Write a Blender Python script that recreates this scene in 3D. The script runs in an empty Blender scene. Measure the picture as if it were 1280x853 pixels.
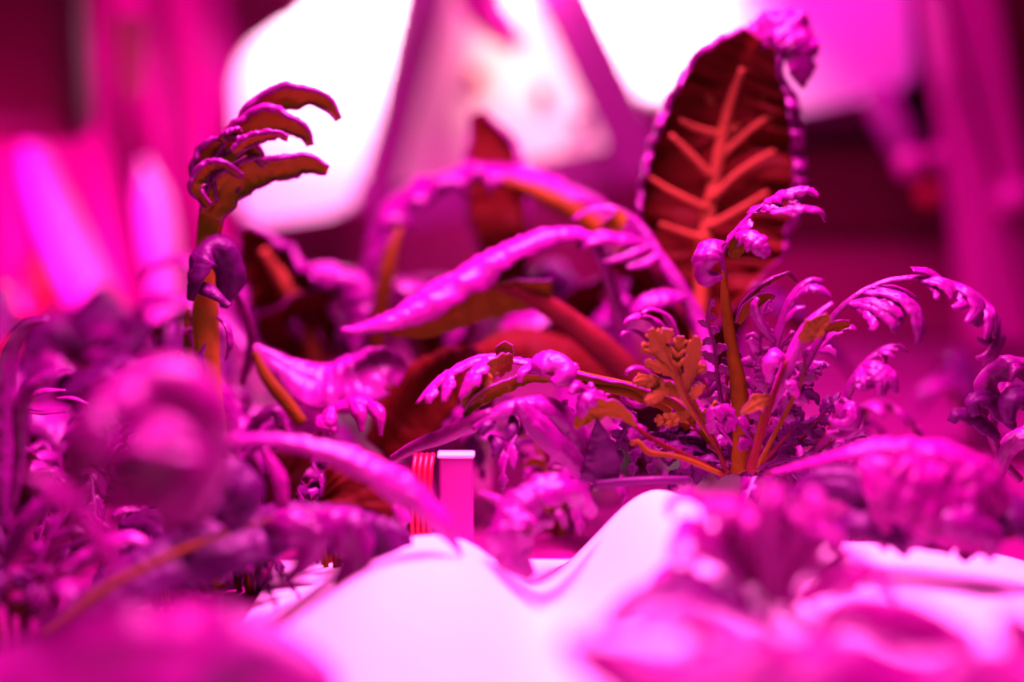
import bpy, bmesh, math, random
from mathutils import Vector, Matrix, noise
random.seed(7)
scene = bpy.context.scene
C = scene.collection
F = 1778.0
PITCH = math.radians(8)
CAM = Vector((0, 0, .12))
FWD = Vector((0, math.cos(PITCH), -math.sin(PITCH)))
UP = Vector((0, math.sin(PITCH), math.cos(PITCH)))
FLOOR = -.036

def at(px, py, d):
    return CAM + FWD*d + Vector((1, 0, 0))*((px-640)/F*d) + UP*(-(py-426.5)/F*d)

def ground(px, d, z=FLOOR):
    """point at floor height on the pixel column px, about d metres away"""
    y = (d - (CAM.z-z)*math.sin(PITCH))/math.cos(PITCH)
    return Vector(((px-640)/F*d, y, z))

# ------------------------------------------------------------------ camera
cam = bpy.data.cameras.new('camera'); co = bpy.data.objects.new('camera', cam); C.objects.link(co)
co.location = CAM; co.rotation_euler = (math.radians(90)-PITCH, 0, 0)
cam.sensor_width = 36; cam.lens = 50; cam.clip_start = .01
cam.dof.use_dof = True; cam.dof.focus_distance = .50; cam.dof.aperture_fstop = 2.3
scene.camera = co
scene.view_settings.view_transform = 'Standard'
scene.view_settings.look = 'None'
scene.view_settings.gamma = 1; scene.view_settings.use_curve_mapping = False
scene.view_settings.exposure = 0

# --------------------------------------------------------------- materials
def newmat(name):
    m = bpy.data.materials.new(name); m.use_nodes = True
    nt = m.node_tree
    return m, nt, nt.nodes['Principled BSDF'], nt.nodes['Material Output']

def leaf_mat(name, c1, c2, vein, trans, tcol, rough=.42, nscale=60, bump=.7, vmix=.5, spec=.5):
    m, nt, p, out = newmat(name)
    N, L = nt.nodes, nt.links
    def nd(t, **k):
        n = N.new(t)
        for a, b in k.items(): setattr(n, a, b)
        return n
    def mth(op, a, b=None):
        n = nd('ShaderNodeMath', operation=op)
        for i, v in enumerate((a, b)):
            if v is None: continue
            if isinstance(v, (int, float)): n.inputs[i].default_value = v
            else: L.new(v, n.inputs[i])
        return n.outputs[0]
    tc = nd('ShaderNodeTexCoord')
    no = nd('ShaderNodeTexNoise'); no.inputs['Scale'].default_value = nscale; no.inputs['Detail'].default_value = 4
    L.new(tc.outputs['Object'], no.inputs['Vector'])
    ramp = nd('ShaderNodeValToRGB'); ramp.color_ramp.elements[0].position = .35; ramp.color_ramp.elements[1].position = .65
    ramp.color_ramp.elements[0].color = (*c1, 1); ramp.color_ramp.elements[1].color = (*c2, 1)
    L.new(no.outputs['Fac'], ramp.inputs['Fac'])
    uv = nd('ShaderNodeUVMap'); uv.uv_map = 'UVMap'
    sep = nd('ShaderNodeSeparateXYZ'); L.new(uv.outputs[0], sep.inputs[0])
    au = mth('ABSOLUTE', sep.outputs['X'])
    ph = mth('SUBTRACT', mth('MULTIPLY', sep.outputs['Y'], 9.0), mth('MULTIPLY', au, 1.3))
    tri = mth('PINGPONG', ph, .5)
    side = mth('LESS_THAN', tri, .055)
    mid = mth('LESS_THAN', au, .07)
    v = mth('MULTIPLY', mth('MAXIMUM', mid, mth('MULTIPLY', side, .6)), vmix)
    mix = nd('ShaderNodeMix', data_type='RGBA'); L.new(v, mix.inputs['Factor'])
    L.new(ramp.outputs[0], mix.inputs['A']); mix.inputs['B'].default_value = (*vein, 1)
    L.new(mix.outputs['Result'], p.inputs['Base Color'])
    p.inputs['Roughness'].default_value = rough
    p.inputs['Specular IOR Level'].default_value = spec
    n2 = nd('ShaderNodeTexNoise'); n2.inputs['Scale'].default_value = 380; n2.inputs['Detail'].default_value = 4
    L.new(tc.outputs['Object'], n2.inputs['Vector'])
    mp = nd('ShaderNodeMapping'); mp.inputs['Scale'].default_value = (9, 1.6, 1); L.new(uv.outputs[0], mp.inputs[0])
    n3 = nd('ShaderNodeTexNoise'); n3.inputs['Scale'].default_value = 1.6; n3.inputs['Detail'].default_value = 3; L.new(mp.outputs[0], n3.inputs['Vector'])
    hgt = mth('ADD', mth('ADD', mth('MULTIPLY', n2.outputs['Fac'], .5), mth('MULTIPLY', n3.outputs['Fac'], 1.3)), mth('MULTIPLY', v, .8))
    b = nd('ShaderNodeBump'); b.inputs['Strength'].default_value = bump; b.inputs['Distance'].default_value = .0012
    L.new(hgt, b.inputs['Height']); L.new(b.outputs[0], p.inputs['Normal'])
    tr = nd('ShaderNodeBsdfTranslucent'); tr.inputs['Color'].default_value = (*tcol, 1)
    ms = nd('ShaderNodeMixShader'); ms.inputs[0].default_value = trans
    L.new(p.outputs[0], ms.inputs[1]); L.new(tr.outputs[0], ms.inputs[2]); L.new(ms.outputs[0], out.inputs[0])
    return m

def plain(name, col, rough=.5, spec=.5, nscale=0, col2=None, bump=0, metal=0, stretch=None):
    m, nt, p, out = newmat(name)
    p.inputs['Base Color'].default_value = (*col, 1); p.inputs['Roughness'].default_value = rough
    p.inputs['Specular IOR Level'].default_value = spec; p.inputs['Metallic'].default_value = metal
    if nscale:
        tc = nt.nodes.new('ShaderNodeTexCoord'); no = nt.nodes.new('ShaderNodeTexNoise')
        mp = nt.nodes.new('ShaderNodeMapping'); nt.links.new(tc.outputs['Object'], mp.inputs[0])
        if stretch: mp.inputs['Scale'].default_value = stretch
        no.inputs['Scale'].default_value = nscale; no.inputs['Detail'].default_value = 5
        nt.links.new(mp.outputs[0], no.inputs['Vector'])
        r = nt.nodes.new('ShaderNodeValToRGB'); r.color_ramp.elements[0].position = .3; r.color_ramp.elements[1].position = .7
        r.color_ramp.elements[0].color = (*col, 1); r.color_ramp.elements[1].color = (*(col2 or col), 1)
        nt.links.new(no.outputs['Fac'], r.inputs[0]); nt.links.new(r.outputs[0], p.inputs['Base Color'])
        if bump:
            b = nt.nodes.new('ShaderNodeBump'); b.inputs['Strength'].default_value = bump; b.inputs['Distance'].default_value = .002
            nt.links.new(no.outputs['Fac'], b.inputs['Height']); nt.links.new(b.outputs[0], p.inputs['Normal'])
    return m

M = {}
M['top_bright'] = leaf_mat('leaf_magenta', (.085, .0006, .075), (.34, .0015, .24), (.42, .004, .30), .15, (.40, .001, .03), .36, spec=.22)
M['top'] = leaf_mat('leaf_purple', (.04, .0004, .045), (.21, .0012, .18), (.30, .004, .25), .15, (.40, .001, .03), .33, spec=.34, nscale=110)  # ramp range widened so the mottling carries highlights and shade
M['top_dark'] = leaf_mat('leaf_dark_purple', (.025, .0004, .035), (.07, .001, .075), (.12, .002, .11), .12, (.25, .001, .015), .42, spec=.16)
M['top_pink'] = leaf_mat('leaf_pale', (.10, .0015, .10), (.32, .006, .26), (.40, .012, .32), .12, (.5, .003, .06), .34, spec=.42, nscale=110)  # pale ramp also widened for highlights and shade
M['under'] = leaf_mat('leaf_underside_olive', (.10, .068, .003), (.16, .10, .005), (.2, .11, .008), .05, (.3, .02, .006), .6, vmix=.6, spec=.05)
M['orange'] = leaf_mat('leaf_underside_orange', (.17, .105, .010), (.26, .15, .016), (.20, .09, .022), .05, (.5, .04, .008), .6, vmix=.5, bump=.5, spec=.06)
M['tan'] = leaf_mat('leaf_underside_tan', (.30, .16, .012), (.42, .21, .018), (.30, .13, .02), .05, (.5, .04, .008), .6, vmix=.4, bump=.5, spec=.06)  # brighter copy of the orange underside, lit look put into the colour
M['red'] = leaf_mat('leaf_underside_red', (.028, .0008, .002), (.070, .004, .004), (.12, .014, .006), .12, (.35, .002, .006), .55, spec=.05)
M['stalk'] = leaf_mat('stalk_orange_brown', (.13, .068, .004), (.20, .10, .006), (.15, .05, .005), .03, (.4, .03, .008), .55, nscale=90, vmix=.3, spec=.06)
M['stalk_red'] = leaf_mat('stalk_red', (.09, .006, .010), (.15, .012, .018), (.17, .018, .025), .03, (.4, .02, .006), .5, vmix=.3, spec=.1)
M['stalk_purple'] = leaf_mat('stalk_purple', (.09, .002, .07), (.17, .004, .12), (.2, .008, .13), .03, (.4, .01, .006), .4, vmix=.3, spec=.2)
M['vein'] = leaf_mat('vein_orange_red', (.26, .075, .026), (.33, .095, .03), (.28, .08, .026), .03, (.4, .04, .01), .55, vmix=.2, spec=.06)

# ------------------------------------------------------------ shape helpers
def lerp_list(l, t):
    if not isinstance(l, (list, tuple)): return l
    if len(l) == 1: return l[0]
    x = t*(len(l)-1); i = min(int(x), len(l)-2); f = x-i
    f = f*f*(3-2*f)*.5+f*.5
    return l[i]*(1-f)+l[i+1]*f

def spline(pts, n):
    """Catmull-Rom through pts, n+1 samples spaced evenly along the length"""
    P = [Vector(p) for p in pts]
    if len(P) == 2: return [P[0].lerp(P[1], i/n) for i in range(n+1)]
    Q = [P[0]*2-P[1]]+P+[P[-1]*2-P[-2]]
    dense = []
    for i in range(1, len(Q)-2):
        a, b, c, d = Q[i-1:i+3]
        for k in range(12):
            t = k/12
            dense.append(.5*((2*b)+(c-a)*t+(2*a-5*b+4*c-d)*t*t+(3*b-a-3*c+d)*t**3))
    dense.append(P[-1])
    L = [0]
    for i in range(1, len(dense)): L.append(L[-1]+(dense[i]-dense[i-1]).length)
    out = []; j = 0
    for i in range(n+1):
        s = L[-1]*i/n
        while j < len(L)-2 and L[j+1] < s: j += 1
        f = (s-L[j])/max(1e-9, L[j+1]-L[j])
        out.append(dense[j].lerp(dense[j+1], min(1, f)))
    return out

def tangents(P):
    n = len(P)
    return [(P[min(i+1, n-1)]-P[max(i-1, 0)]).normalized() for i in range(n)]

def blade(bm, P, w, face=(0, 0, 1), face1=None, curl=.6, rim=0., teeth=(0, 0), ruff=(0, 0), nu=8, wl=1., wr=1., N=None, frames=None, mat=0, rims=(1, 1), ph=0., crk=.10, rs0=.6):
    """a leaf blade along the samples P; w half widths in metres over t; positive curl and rim bend towards the underside"""
    uvl = bm.loops.layers.uv.verify()
    T = tangents(P); n = len(P)-1
    f0 = Vector(face); f1 = Vector(face1) if face1 is not None else f0
    grid = []
    prev_side = None
    for i in range(n+1):
        t = i/n
        if frames: nm = frames[i]
        else:
            nm = f0.lerp(f1, t)
        nm = nm-T[i]*nm.dot(T[i])
        if nm.length < .05: nm = (T[i].orthogonal() if prev_side is None else prev_side.cross(T[i]))
        nm.normalize()
        side = T[i].cross(nm).normalized()
        prev_side = side
        W = lerp_list(w, t); cu = lerp_list(curl, t); ri = lerp_list(rim, t)
        row = [None]*(2*nu+1)
        row[nu] = P[i]-nm*W*.07
        for sg, wm, rs in ((-1, wl, rims[0]), (1, wr, rims[1])):
            x = z = 0.
            Wm = W*wm
            if teeth[0]:
                k = (t*teeth[0]+(.25 if sg > 0 else 0)+ph) % 1
                Wm *= 1-teeth[1]*(1-(k**.6))if k < .75 else 1-teeth[1]*((k-.75)/.25)
            for j in range(1, nu+1):
                s = j/nu; sm = (j-.5)/nu
                a = cu*sm + ri*rs*max(0, (sm-rs0)/(1-rs0))**1.1
                x += math.cos(a)*Wm/nu; z -= math.sin(a)*Wm/nu
                zz = z
                if ruff[0]: zz += ruff[1]*Wm*s*s*math.sin(t*ruff[0]*6.283+sg*1.3+ph*5)+ruff[1]*.4*Wm*s*s*math.sin(t*ruff[0]*15+2)
                zz += W*.07*(1-math.exp(-(s/.22)**2))-W*.07
                q = P[i]+side*(sg*x)+nm*zz
                if crk:
                    fr_ = .55/max(W, .003)
                    q = q+nm*(noise.noise(q*fr_*1.6)*W*crk*1.6+noise.noise(q*fr_*5)*W*crk*.6)*min(1, s*2+.3)
                row[nu+sg*j] = q
        grid.append(row)
    V = [[bm.verts.new(v) for v in r] for r in grid]
    for i in range(n):
        for j in range(2*nu):
            try: f = bm.faces.new((V[i][j], V[i][j+1], V[i+1][j+1], V[i+1][j]))
            except ValueError: continue
            f.smooth = True; f.material_index = mat
            for lp, (jj, ii) in zip(f.loops, ((j, i), (j+1, i), (j+1, i+1), (j, i+1))):
                lp[uvl].uv = ((jj-nu)/nu, ii/n)

def tube(bm, P, r, seg=10, flat=1., ridge=0., face=(0, -1, 0), mat=0):
    uvl = bm.loops.layers.uv.verify()
    T = tangents(P); n = len(P)-1; rows = []
    for i in range(n+1):
        nm = Vector(face); nm = nm-T[i]*nm.dot(T[i])
        if nm.length < .05: nm = T[i].orthogonal()
        nm.normalize(); sd = T[i].cross(nm)
        R = lerp_list(r, i/n)
        rows.append([bm.verts.new(P[i]+(sd*math.cos(a)+nm*math.sin(a)*flat)*R*(1+ridge*math.cos(a*5))) for a in [6.2832*k/seg for k in range(seg)]])
    for i in range(n):
        for k in range(seg):
            f = bm.faces.new((rows[i][k], rows[i][(k+1) % seg], rows[i+1][(k+1) % seg], rows[i+1][k]))
            f.smooth = True; f.material_index = mat
            for lp, (kk, ii) in zip(f.loops, ((k, i), (k+1, i), (k+1, i+1), (k, i+1))): lp[uvl].uv = (.3+kk/seg*.6, ii/n)
    for r_, rev in ((rows[0], False), (rows[-1], True)):
        c = bm.verts.new(sum((v.co for v in r_), Vector())/seg)
        for k in range(seg):
            a, b = r_[k], r_[(k+1) % seg]
            f = bm.faces.new((c, b, a) if not rev else (c, a, b)); f.smooth = True; f.material_index = mat

def link(name, bm, mats, parent=None, origin=None, thick=0., sub=0):
    me = bpy.data.meshes.new(name)
    o0 = Vector(origin) if origin is not None else (parent_origin(parent) if parent else Vector())
    bmesh.ops.translate(bm, verts=bm.verts, vec=-o0)
    bmesh.ops.recalc_face_normals(bm, faces=bm.faces) if not thick else None
    bm.to_mesh(me); bm.free()
    for m in mats: me.materials.append(M[m] if isinstance(m, str) else m)
    o = bpy.data.objects.new(name, me); C.objects.link(o)
    if parent: o.parent = parent
    if origin is not None and not parent: o.location = origin
    if sub:
        s = o.modifiers.new('Subdivision', 'SUBSURF'); s.levels = s.render_levels = sub
    if thick:
        s = o.modifiers.new('Solidify', 'SOLIDIFY'); s.thickness = thick; s.offset = 0
        s.material_offset = 1; s.material_offset_rim = 0; s.use_even_offset = False
    return o

ORG = {}
def parent_origin(p):
    while p is not None:
        if p.name in ORG: return ORG[p.name]
        p = p.parent
    return Vector()

def thing(name, label, cat, loc, group=None):
    o = bpy.data.objects.new(name, None); C.objects.link(o); o.location = loc; o.empty_display_size = .01
    o['label'] = label; o['category'] = cat
    if group: o['group'] = group
    ORG[o.name] = Vector(loc)
    return o

def tag(o, label, cat, group=None):
    o['label'] = label; o['category'] = cat
    if group: o['group'] = group
    return o

def S(o, **k):
    o['kind'] = 'structure'; return o

def PX(pts): return [at(*p) for p in pts]

XS = 1.5
def add_extras(bm, extra, xs):
    for e in extra:
        e = dict(e); ep = e.pop('pts'); ew = [x*xs for x in e.pop('w')]; en = e.pop('n', 26); fg = e.pop('fing', 0)
        ed = sum(q[2] for q in ep)/len(ep)
        if 'teeth' in e and e['teeth'][0]: e['teeth'] = (e['teeth'][0], min(.5, e['teeth'][1]*1.4))
        if not fg:
            blade(bm, spline(PX(ep), en), [x*ed/F for x in ew], **e); continue
        mx = max(ew)
        for q in range(fg):
            o_ = (q-(fg-1)/2)/max(1, (fg-1)/2)
            pp = []
            for i, a in enumerate(ep):
                t = i/(len(ep)-1); a0 = ep[max(0, i-1)]; a1 = ep[min(len(ep)-1, i+1)]
                dx, dy = a1[0]-a0[0], a1[1]-a0[1]; L = math.hypot(dx, dy) or 1
                k = o_*mx*.95*t**1.1
                sh = 1-(.18*abs(o_))
                pp.append((ep[0][0]+(a[0]-ep[0][0])*sh-dy/L*k, ep[0][1]+(a[1]-ep[0][1])*sh+dx/L*k, a[2]-.0015*(q % 2)))
            blade(bm, spline(PX(pp), en), [x*(.60+.1*(i_ == 0))*ed/F for i_, x in enumerate(ew)], **e)

def leaf(parent, pts, w, n=40, mats=('top', 'under'), thick=.0006, px=True, name='leaf', sub=0, extra=(), xs=None, **k):
    bm = bmesh.new()
    P3 = PX(pts) if px else [Vector(p) for p in pts]
    dm = sum(p[2] for p in pts)/len(pts) if px else None
    W = [x*dm/F for x in w] if px else w
    blade(bm, spline(P3, n), W, **k)
    add_extras(bm, extra, xs or XS)
    return link(name, bm, mats, parent, thick=thick, sub=sub)

def stem(parent, pts, r, mat='stalk', name='stalk', n=24, px=True, **k):
    bm = bmesh.new()
    P3 = PX(pts) if px else [Vector(p) for p in pts]
    if px:
        dm = sum(p[2] for p in pts)/len(pts); r = [x*dm/F for x in (r if isinstance(r, (list, tuple)) else [r])]
    tube(bm, spline(P3, n), r, **k)
    return link(name, bm, (mat,), parent)

GRAV = Vector((0, 0, -1))
def frond_bm(bm, P, rw, face, face1, lobes, L, lw, ang=50, droop=1.2, teeth=(4, .5), curl=.6, t0=.3, rnd=.15, sides=(-1, 1), nu=4, ns=14, rcurl=.6, grav=GRAV, taper=.5):
    """rachis ribbon along P with pairs of drooping toothed lobes; lengths in metres"""
    blade(bm, P, rw, face=face, face1=face1, curl=rcurl, nu=3)
    T = tangents(P); n = len(P)-1
    f0 = Vector(face); f1 = Vector(face1 or face)
    items = [(t0+(1-t0)*(i+.5*(q))/(lobes)*.97, s) for i in range(lobes) for q, s in enumerate(sides)]
    items.append((.985, 0))
    for t, s in items:
        i = min(n, int(t*n)); nm = f0.lerp(f1, t); nm = (nm-T[i]*nm.dot(T[i])).normalized(); sd = T[i].cross(nm)
        a = math.radians(ang*(1.15-.5*t))*random.uniform(1-rnd, 1+rnd)
        d = (T[i]*math.cos(a)+sd*s*math.sin(a)).normalized() if s else T[i].copy()
        tt = (t-t0)/(1-t0)
        prof = math.sin(math.pi*min(1, .22+.72*tt))**.7 if s else .55
        LL = lerp_list(L, tt)*prof*random.uniform(1-rnd, 1+rnd); WW = lerp_list(lw, tt)*(prof*.5+.5)*1.35
        dr = droop*random.uniform(1-rnd*2, 1+rnd*2)
        pts = [P[i].copy()]; fr = [nm.copy()]; dd = d.copy(); nn = nm.copy()
        for k in range(ns):
            ax = dd.cross(grav)
            if ax.length > .05:
                R = Matrix.Rotation(dr/ns*min(1, ax.length*1.5)*(k+3)/(ns*.5+3), 3, ax.normalized()); dd = R @ dd; nn = R @ nn
            pts.append(pts[-1]+dd*LL/ns); fr.append(nn.copy())
        blade(bm, pts, [WW*.5, WW*.8, WW*1.05, WW, WW*.75, WW*taper, WW*.05], frames=fr, curl=curl, teeth=teeth, nu=nu, ph=random.random(), ruff=(2, .12))

def frond(parent, pts, rw, lobes, L, lw, mats=('top', 'under'), face=(0, 0, 1), face1=None, thick=.0006, n=40, name='leaf', stalk=None, smat='stalk', px=True, extra=(), xs=None, **k):
    bm = bmesh.new()
    P3 = PX(pts) if px else [Vector(p) for p in pts]
    sc = sum(p[2] for p in pts)/len(pts)/F if px else 1
    mul = lambda v: [x*sc for x in v] if isinstance(v, (list, tuple)) else v*sc
    P = spline(P3, n)
    frond_bm(bm, P, mul(rw), face, face1, lobes, mul(L), mul(lw), **k)
    add_extras(bm, extra, xs or XS)
    o = link(name, bm, mats, parent, thick=thick)
    if stalk:
        b2 = bmesh.new(); m = int(n*stalk[1])
        tube(b2, [p-Vector((0, 0, mul(stalk[0])*.3)) for p in P[:m+1]], [mul(stalk[0]), mul(stalk[0])*.8, mul(stalk[0])*.35], seg=8)
        link('leaf_stalk', b2, (smat,), o)
    return o

# ================================================================= setting
def box_bm(bm, c, s, rot=None, bev=0., seg=3):
    r = bmesh.ops.create_cube(bm, size=1)
    vs = r['verts']
    for v in vs: v.co = Vector((v.co.x*s[0], v.co.y*s[1], v.co.z*s[2]))
    if bev:
        es = list({e for v in vs for e in v.link_edges})
        rr = bmesh.ops.bevel(bm, geom=es, offset=bev, segments=seg, profile=.5, affect='EDGES')
        vs = list({v for f in rr['faces'] for v in f.verts} | {v for v in vs if v.is_valid})
    mt = Matrix.Translation(Vector(c)) @ (rot.to_4x4() if rot else Matrix.Identity(4))
    for v in vs: v.co = mt @ v.co
    return vs

def slab(bm, poly, depth, bev=0.):
    """prism with the outline poly (3D points in one plane) pushed back along +Y by depth"""
    bot = [bm.verts.new(p) for p in poly]
    topv = [bm.verts.new(Vector(p)+Vector((0, depth, 0))) for p in poly]
    n = len(poly); fs = [bm.faces.new(bot), bm.faces.new(list(reversed(topv)))]
    for i in range(n): fs.append(bm.faces.new((bot[(i+1) % n], bot[i], topv[i], topv[(i+1) % n])))
    if bev:
        bmesh.ops.bevel(bm, geom=list({e for f in fs for e in f.edges}), offset=bev, segments=3, profile=.5, affect='EDGES')

def rounded(poly, r, k=6):
    out = []
    n = len(poly)
    for i in range(n):
        a, b, c = Vector(poly[i-1]), Vector(poly[i]), Vector(poly[(i+1) % n])
        rr = min(r, (a-b).length*.45, (c-b).length*.45)
        p0 = b+(a-b).normalized()*rr; p1 = b+(c-b).normalized()*rr
        for j in range(k+1):
            t = j/k; out.append(p0*(1-t)**2+b*2*t*(1-t)+p1*t*t)
    return out

def vplane(px, py, y):
    """point on the upright plane at distance y behind the camera's spot, on the sight line of a pixel"""
    d = at(px, py, 1)-CAM
    return CAM+d*(y/d.y)

M['floor'] = plain('tray_floor_plastic', (.15, .0006, .09), .45, .3, 9, (.21, .001, .13), .1)
M['wall'] = plain('chamber_wall_purple', (.16, .001, .06), .5, .2, 4, (.22, .001, .09))
M['wall_dark'] = plain('chamber_wall_dark', (.03, .002, .02), .6, .2)
M['white'] = plain('white_panel', (.85, .8, .82), .5, .3)
M['maroon'] = plain('maroon_box', (.05, .0006, .012), .45, .15)
M['black'] = plain('black_box', (.008, .0004, .003), .5, .1)
M['frame'] = plain('purple_plastic', (.20, .002, .16), .4, .4)
M['pole'] = plain('magenta_pole', (.40, .002, .24), .4, .4)
M['curtain'] = plain('bellows_curtain', (.36, .001, .18), .3, .3, 6, (.44, .002, .22), .05)
M['olive'] = plain('olive_strap', (.22, .15, .07), .7, .2)
M['redp'] = plain('red_plastic', (.5, .004, .04), .4, .4)
M['fabric'] = plain('white_fabric', (.86, .82, .84), .8, .1, 700, (.92, .88, .9), .12)
M['wick'] = plain('white_wick_card', (.40, .004, .26), .5, .3)
M['cream'] = plain('cream_knob_card', (.9, .78, .7), .5, .3)

bm = bmesh.new(); box_bm(bm, (0, .9, FLOOR-.02), (3.2, 2.2, .04)); S(link('floor', bm, ('floor',)))
bm = bmesh.new(); box_bm(bm, (0, 1.285, .60), (3.2, .04, 1.30)); S(link('wall_back', bm, ('wall',)))
# dark upper part of the chamber over the left side
# -- white lit panel, left
Y = 1.12
poly = rounded([vplane(292, 70, Y), vplane(420, -12, Y), vplane(512, -60, Y), vplane(448, 262, Y), vplane(300, 285, Y)], .022)
bm = bmesh.new(); slab(bm, poly, .02, .003)
o = left_panel = link('light_reflector_panel', bm, ('white',)); tag(o, 'white glowing reflector panel with a cut corner, behind the hooked curly leaf', 'panel')
bm = bmesh.new()
poly = rounded([vplane(680, -60, Y), vplane(1128, -60, Y), vplane(1146, 108, Y), vplane(1000, 140, Y), vplane(835, 130, Y), vplane(770, 110, Y)], .015)
slab(bm, poly, .05, .004)
o = link('light_reflector_panel', bm, ('white',)); tag(o, 'wide white reflector panel behind the tall red-veined leaf, fading to magenta', 'panel')
def standoff(parent, px, py, y0, y1=1.266):
    bm = bmesh.new(); c = vplane(px, py, y0)
    tube(bm, [Vector((c.x, y0, c.z)), Vector((c.x, (y0+y1)/2, c.z)), Vector((c.x, y1, c.z))], [.012]*3, seg=14, face=(1, 0, 0))
    return link('standoff', bm, ('frame',), parent)
standoff(left_panel, 400, 120, 1.135); standoff(o, 950, 40, 1.165)
# -- triangular frame
tf = thing('triangular_bracket', 'purple triangular frame bracket standing between the two white reflector panels', 'bracket', vplane(620, 220, 1.06))
Yf = 1.06
def bar(a, b, wpx, name='bar', parent=tf, mat='frame', Y=Yf, dep=.03):
    A, B = vplane(*a, Y), vplane(*b, Y)
    d = (B-A).normalized(); sd = Vector((d.z, 0, -d.x))*wpx*Y/F/2
    bm = bmesh.new(); slab(bm, rounded([A-sd, A+sd, B+sd, B-sd], .006, 3), dep, .003)
    return link(name, bm, (mat,), parent)
bar((548, -60), (462, 268), 44, 'left_post')
bar((680, -55), (812, 222), 62, 'right_post', Y=Yf-.012)
bar((470, 268), (815, 196), 52, 'bottom_bar', Y=Yf+.012)
bm = bmesh.new()
standoff(tf, 462, 240, Yf+.02); standoff(tf, 800, 190, Yf+.02)
poly = [vplane(570, -80, Yf+.035), vplane(650, -80, Yf+.035), vplane(800, 205, Yf+.035), vplane(480, 262, Yf+.035)]
slab(bm, poly, .01)
pn = link('knob_panel', bm, ('cream',)); tag(pn, 'pale panel with small round knobs seen through the purple triangular frame', 'panel')
for (px, py, r, m) in ((595, 97, 11, 'redp'), (677, 118, 10, 'redp'), (728, 152, 12, 'frame')):
    bm = bmesh.new(); c = vplane(px, py, Yf+.033)
    tube(bm, [c, c+Vector((0, -.004, 0)), c+Vector((0, -.007, 0))], [r*1.06/F, r*1.06/F, r*.7*1.06/F], seg=20, face=(1, 0, 0))
    link('knob', bm, (m,), None).name
    k = bpy.data.objects['knob'] if 'knob' in bpy.data.objects and not bpy.data.objects['knob'].parent else [x for x in bpy.data.objects if x.name.startswith('knob.') and not x.parent][0]
    k.parent = pn
hk = bmesh.new()
tube(hk, spline([vplane(610, -60, Yf-.02), vplane(600, -5, Yf-.02), vplane(618, 26, Yf-.02), vplane(650, 60, Yf-.02)], 16), [.016, .018, .013, .007], seg=12)
o = link('hanging_clip', hk, ('pole',)); tag(o, 'magenta clip hanging down inside the top of the triangular frame', 'clip')
# -- left: bellows curtain, folds are vertical tubes of one sheet
bm = bmesh.new()
Yc = 1.20
xs = []
nx, nz = 90, 24
x0 = vplane(-220, 0, Yc).x; x1 = vplane(300, 0, Yc).x
V = []
for i in range(nx+1):
    u = i/nx; x = x0+(x1-x0)*u
    col = []
    for j in range(nz+1):
        v = j/nz; z = FLOOR+v*.5
        slant = (v-.3)*.05
        y = Yc+.030*abs(math.sin((u*7.3+.25*v)*math.pi))**.7+.02*math.sin(u*5)
        col.append(bm.verts.new((x-slant, y, z)))
    V.append(col)
for i in range(nx):
    for j in range(nz):
        f = bm.faces.new((V[i][j], V[i+1][j], V[i+1][j+1], V[i][j+1])); f.smooth = True
o = link('bellows_curtain', bm, ('curtain', 'curtain'), thick=.003); tag(o, 'magenta pleated plastic curtain with vertical folds behind the left plants', 'curtain')
# hanging dark pouch and olive straps at top left
bm = bmesh.new(); 
box_bm(bm, vplane(20, 60, 1.0), (.10, .05, .13), bev=.018)
o = link('hanging_pouch', bm, ('maroon',)); tag(o, 'dark maroon padded pouch hanging in the upper left corner', 'pouch')
for (p, q, wd, lab) in (((62, -40), (80, 150), 26, 'narrow olive strap hanging beside the dark maroon pouch'), ((160, 20), (166, 120), 34, 'short wide olive strap tapering above the pleated curtain')):
    A, B = vplane(*p, .98), vplane(*q, .98)
    bm = bmesh.new(); sd = Vector((wd*.98/F/2, 0, 0))
    slab(bm, rounded([A-sd*1.3, A+sd*1.3, B+sd*.55, B-sd*.55], .006, 3), .006, .0015)
    o = link('hanging_strap', bm, ('olive',)); tag(o, lab, 'strap')
# pale tubes modelling the highlights on the curtain's pleats
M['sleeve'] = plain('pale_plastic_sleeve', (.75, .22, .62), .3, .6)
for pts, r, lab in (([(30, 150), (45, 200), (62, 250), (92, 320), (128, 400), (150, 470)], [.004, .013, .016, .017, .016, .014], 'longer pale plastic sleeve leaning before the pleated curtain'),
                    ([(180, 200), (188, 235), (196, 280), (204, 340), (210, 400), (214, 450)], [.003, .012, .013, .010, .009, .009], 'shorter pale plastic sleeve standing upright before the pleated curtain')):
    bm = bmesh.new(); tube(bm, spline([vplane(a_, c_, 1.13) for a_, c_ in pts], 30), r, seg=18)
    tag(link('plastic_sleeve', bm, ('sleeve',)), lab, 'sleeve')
# red bottle lower left
bm = bmesh.new()
c = ground(48, 1.02)
prof = [(0, 0), (.016, .002), (.018, .01), (.018, .05), (.014, .062), (.008, .067), (.008, .076), (0, .077)]
rows = []
for (r, z) in prof: rows.append([bm.verts.new((c.x+max(r, .0004)*math.cos(a), c.y+max(r, .0004)*math.sin(a), c.z+z)) for a in [6.2832*k/24 for k in range(24)]])
for i in range(len(rows)-1):
    for k in range(24):
        f = bm.faces.new((rows[i][k], rows[i][(k+1) % 24], rows[i+1][(k+1) % 24], rows[i+1][k])); f.smooth = True
o = link('plastic_bottle', bm, ('redp',)); tag(o, 'small red plastic bottle standing before the pleated curtain', 'bottle')
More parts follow.
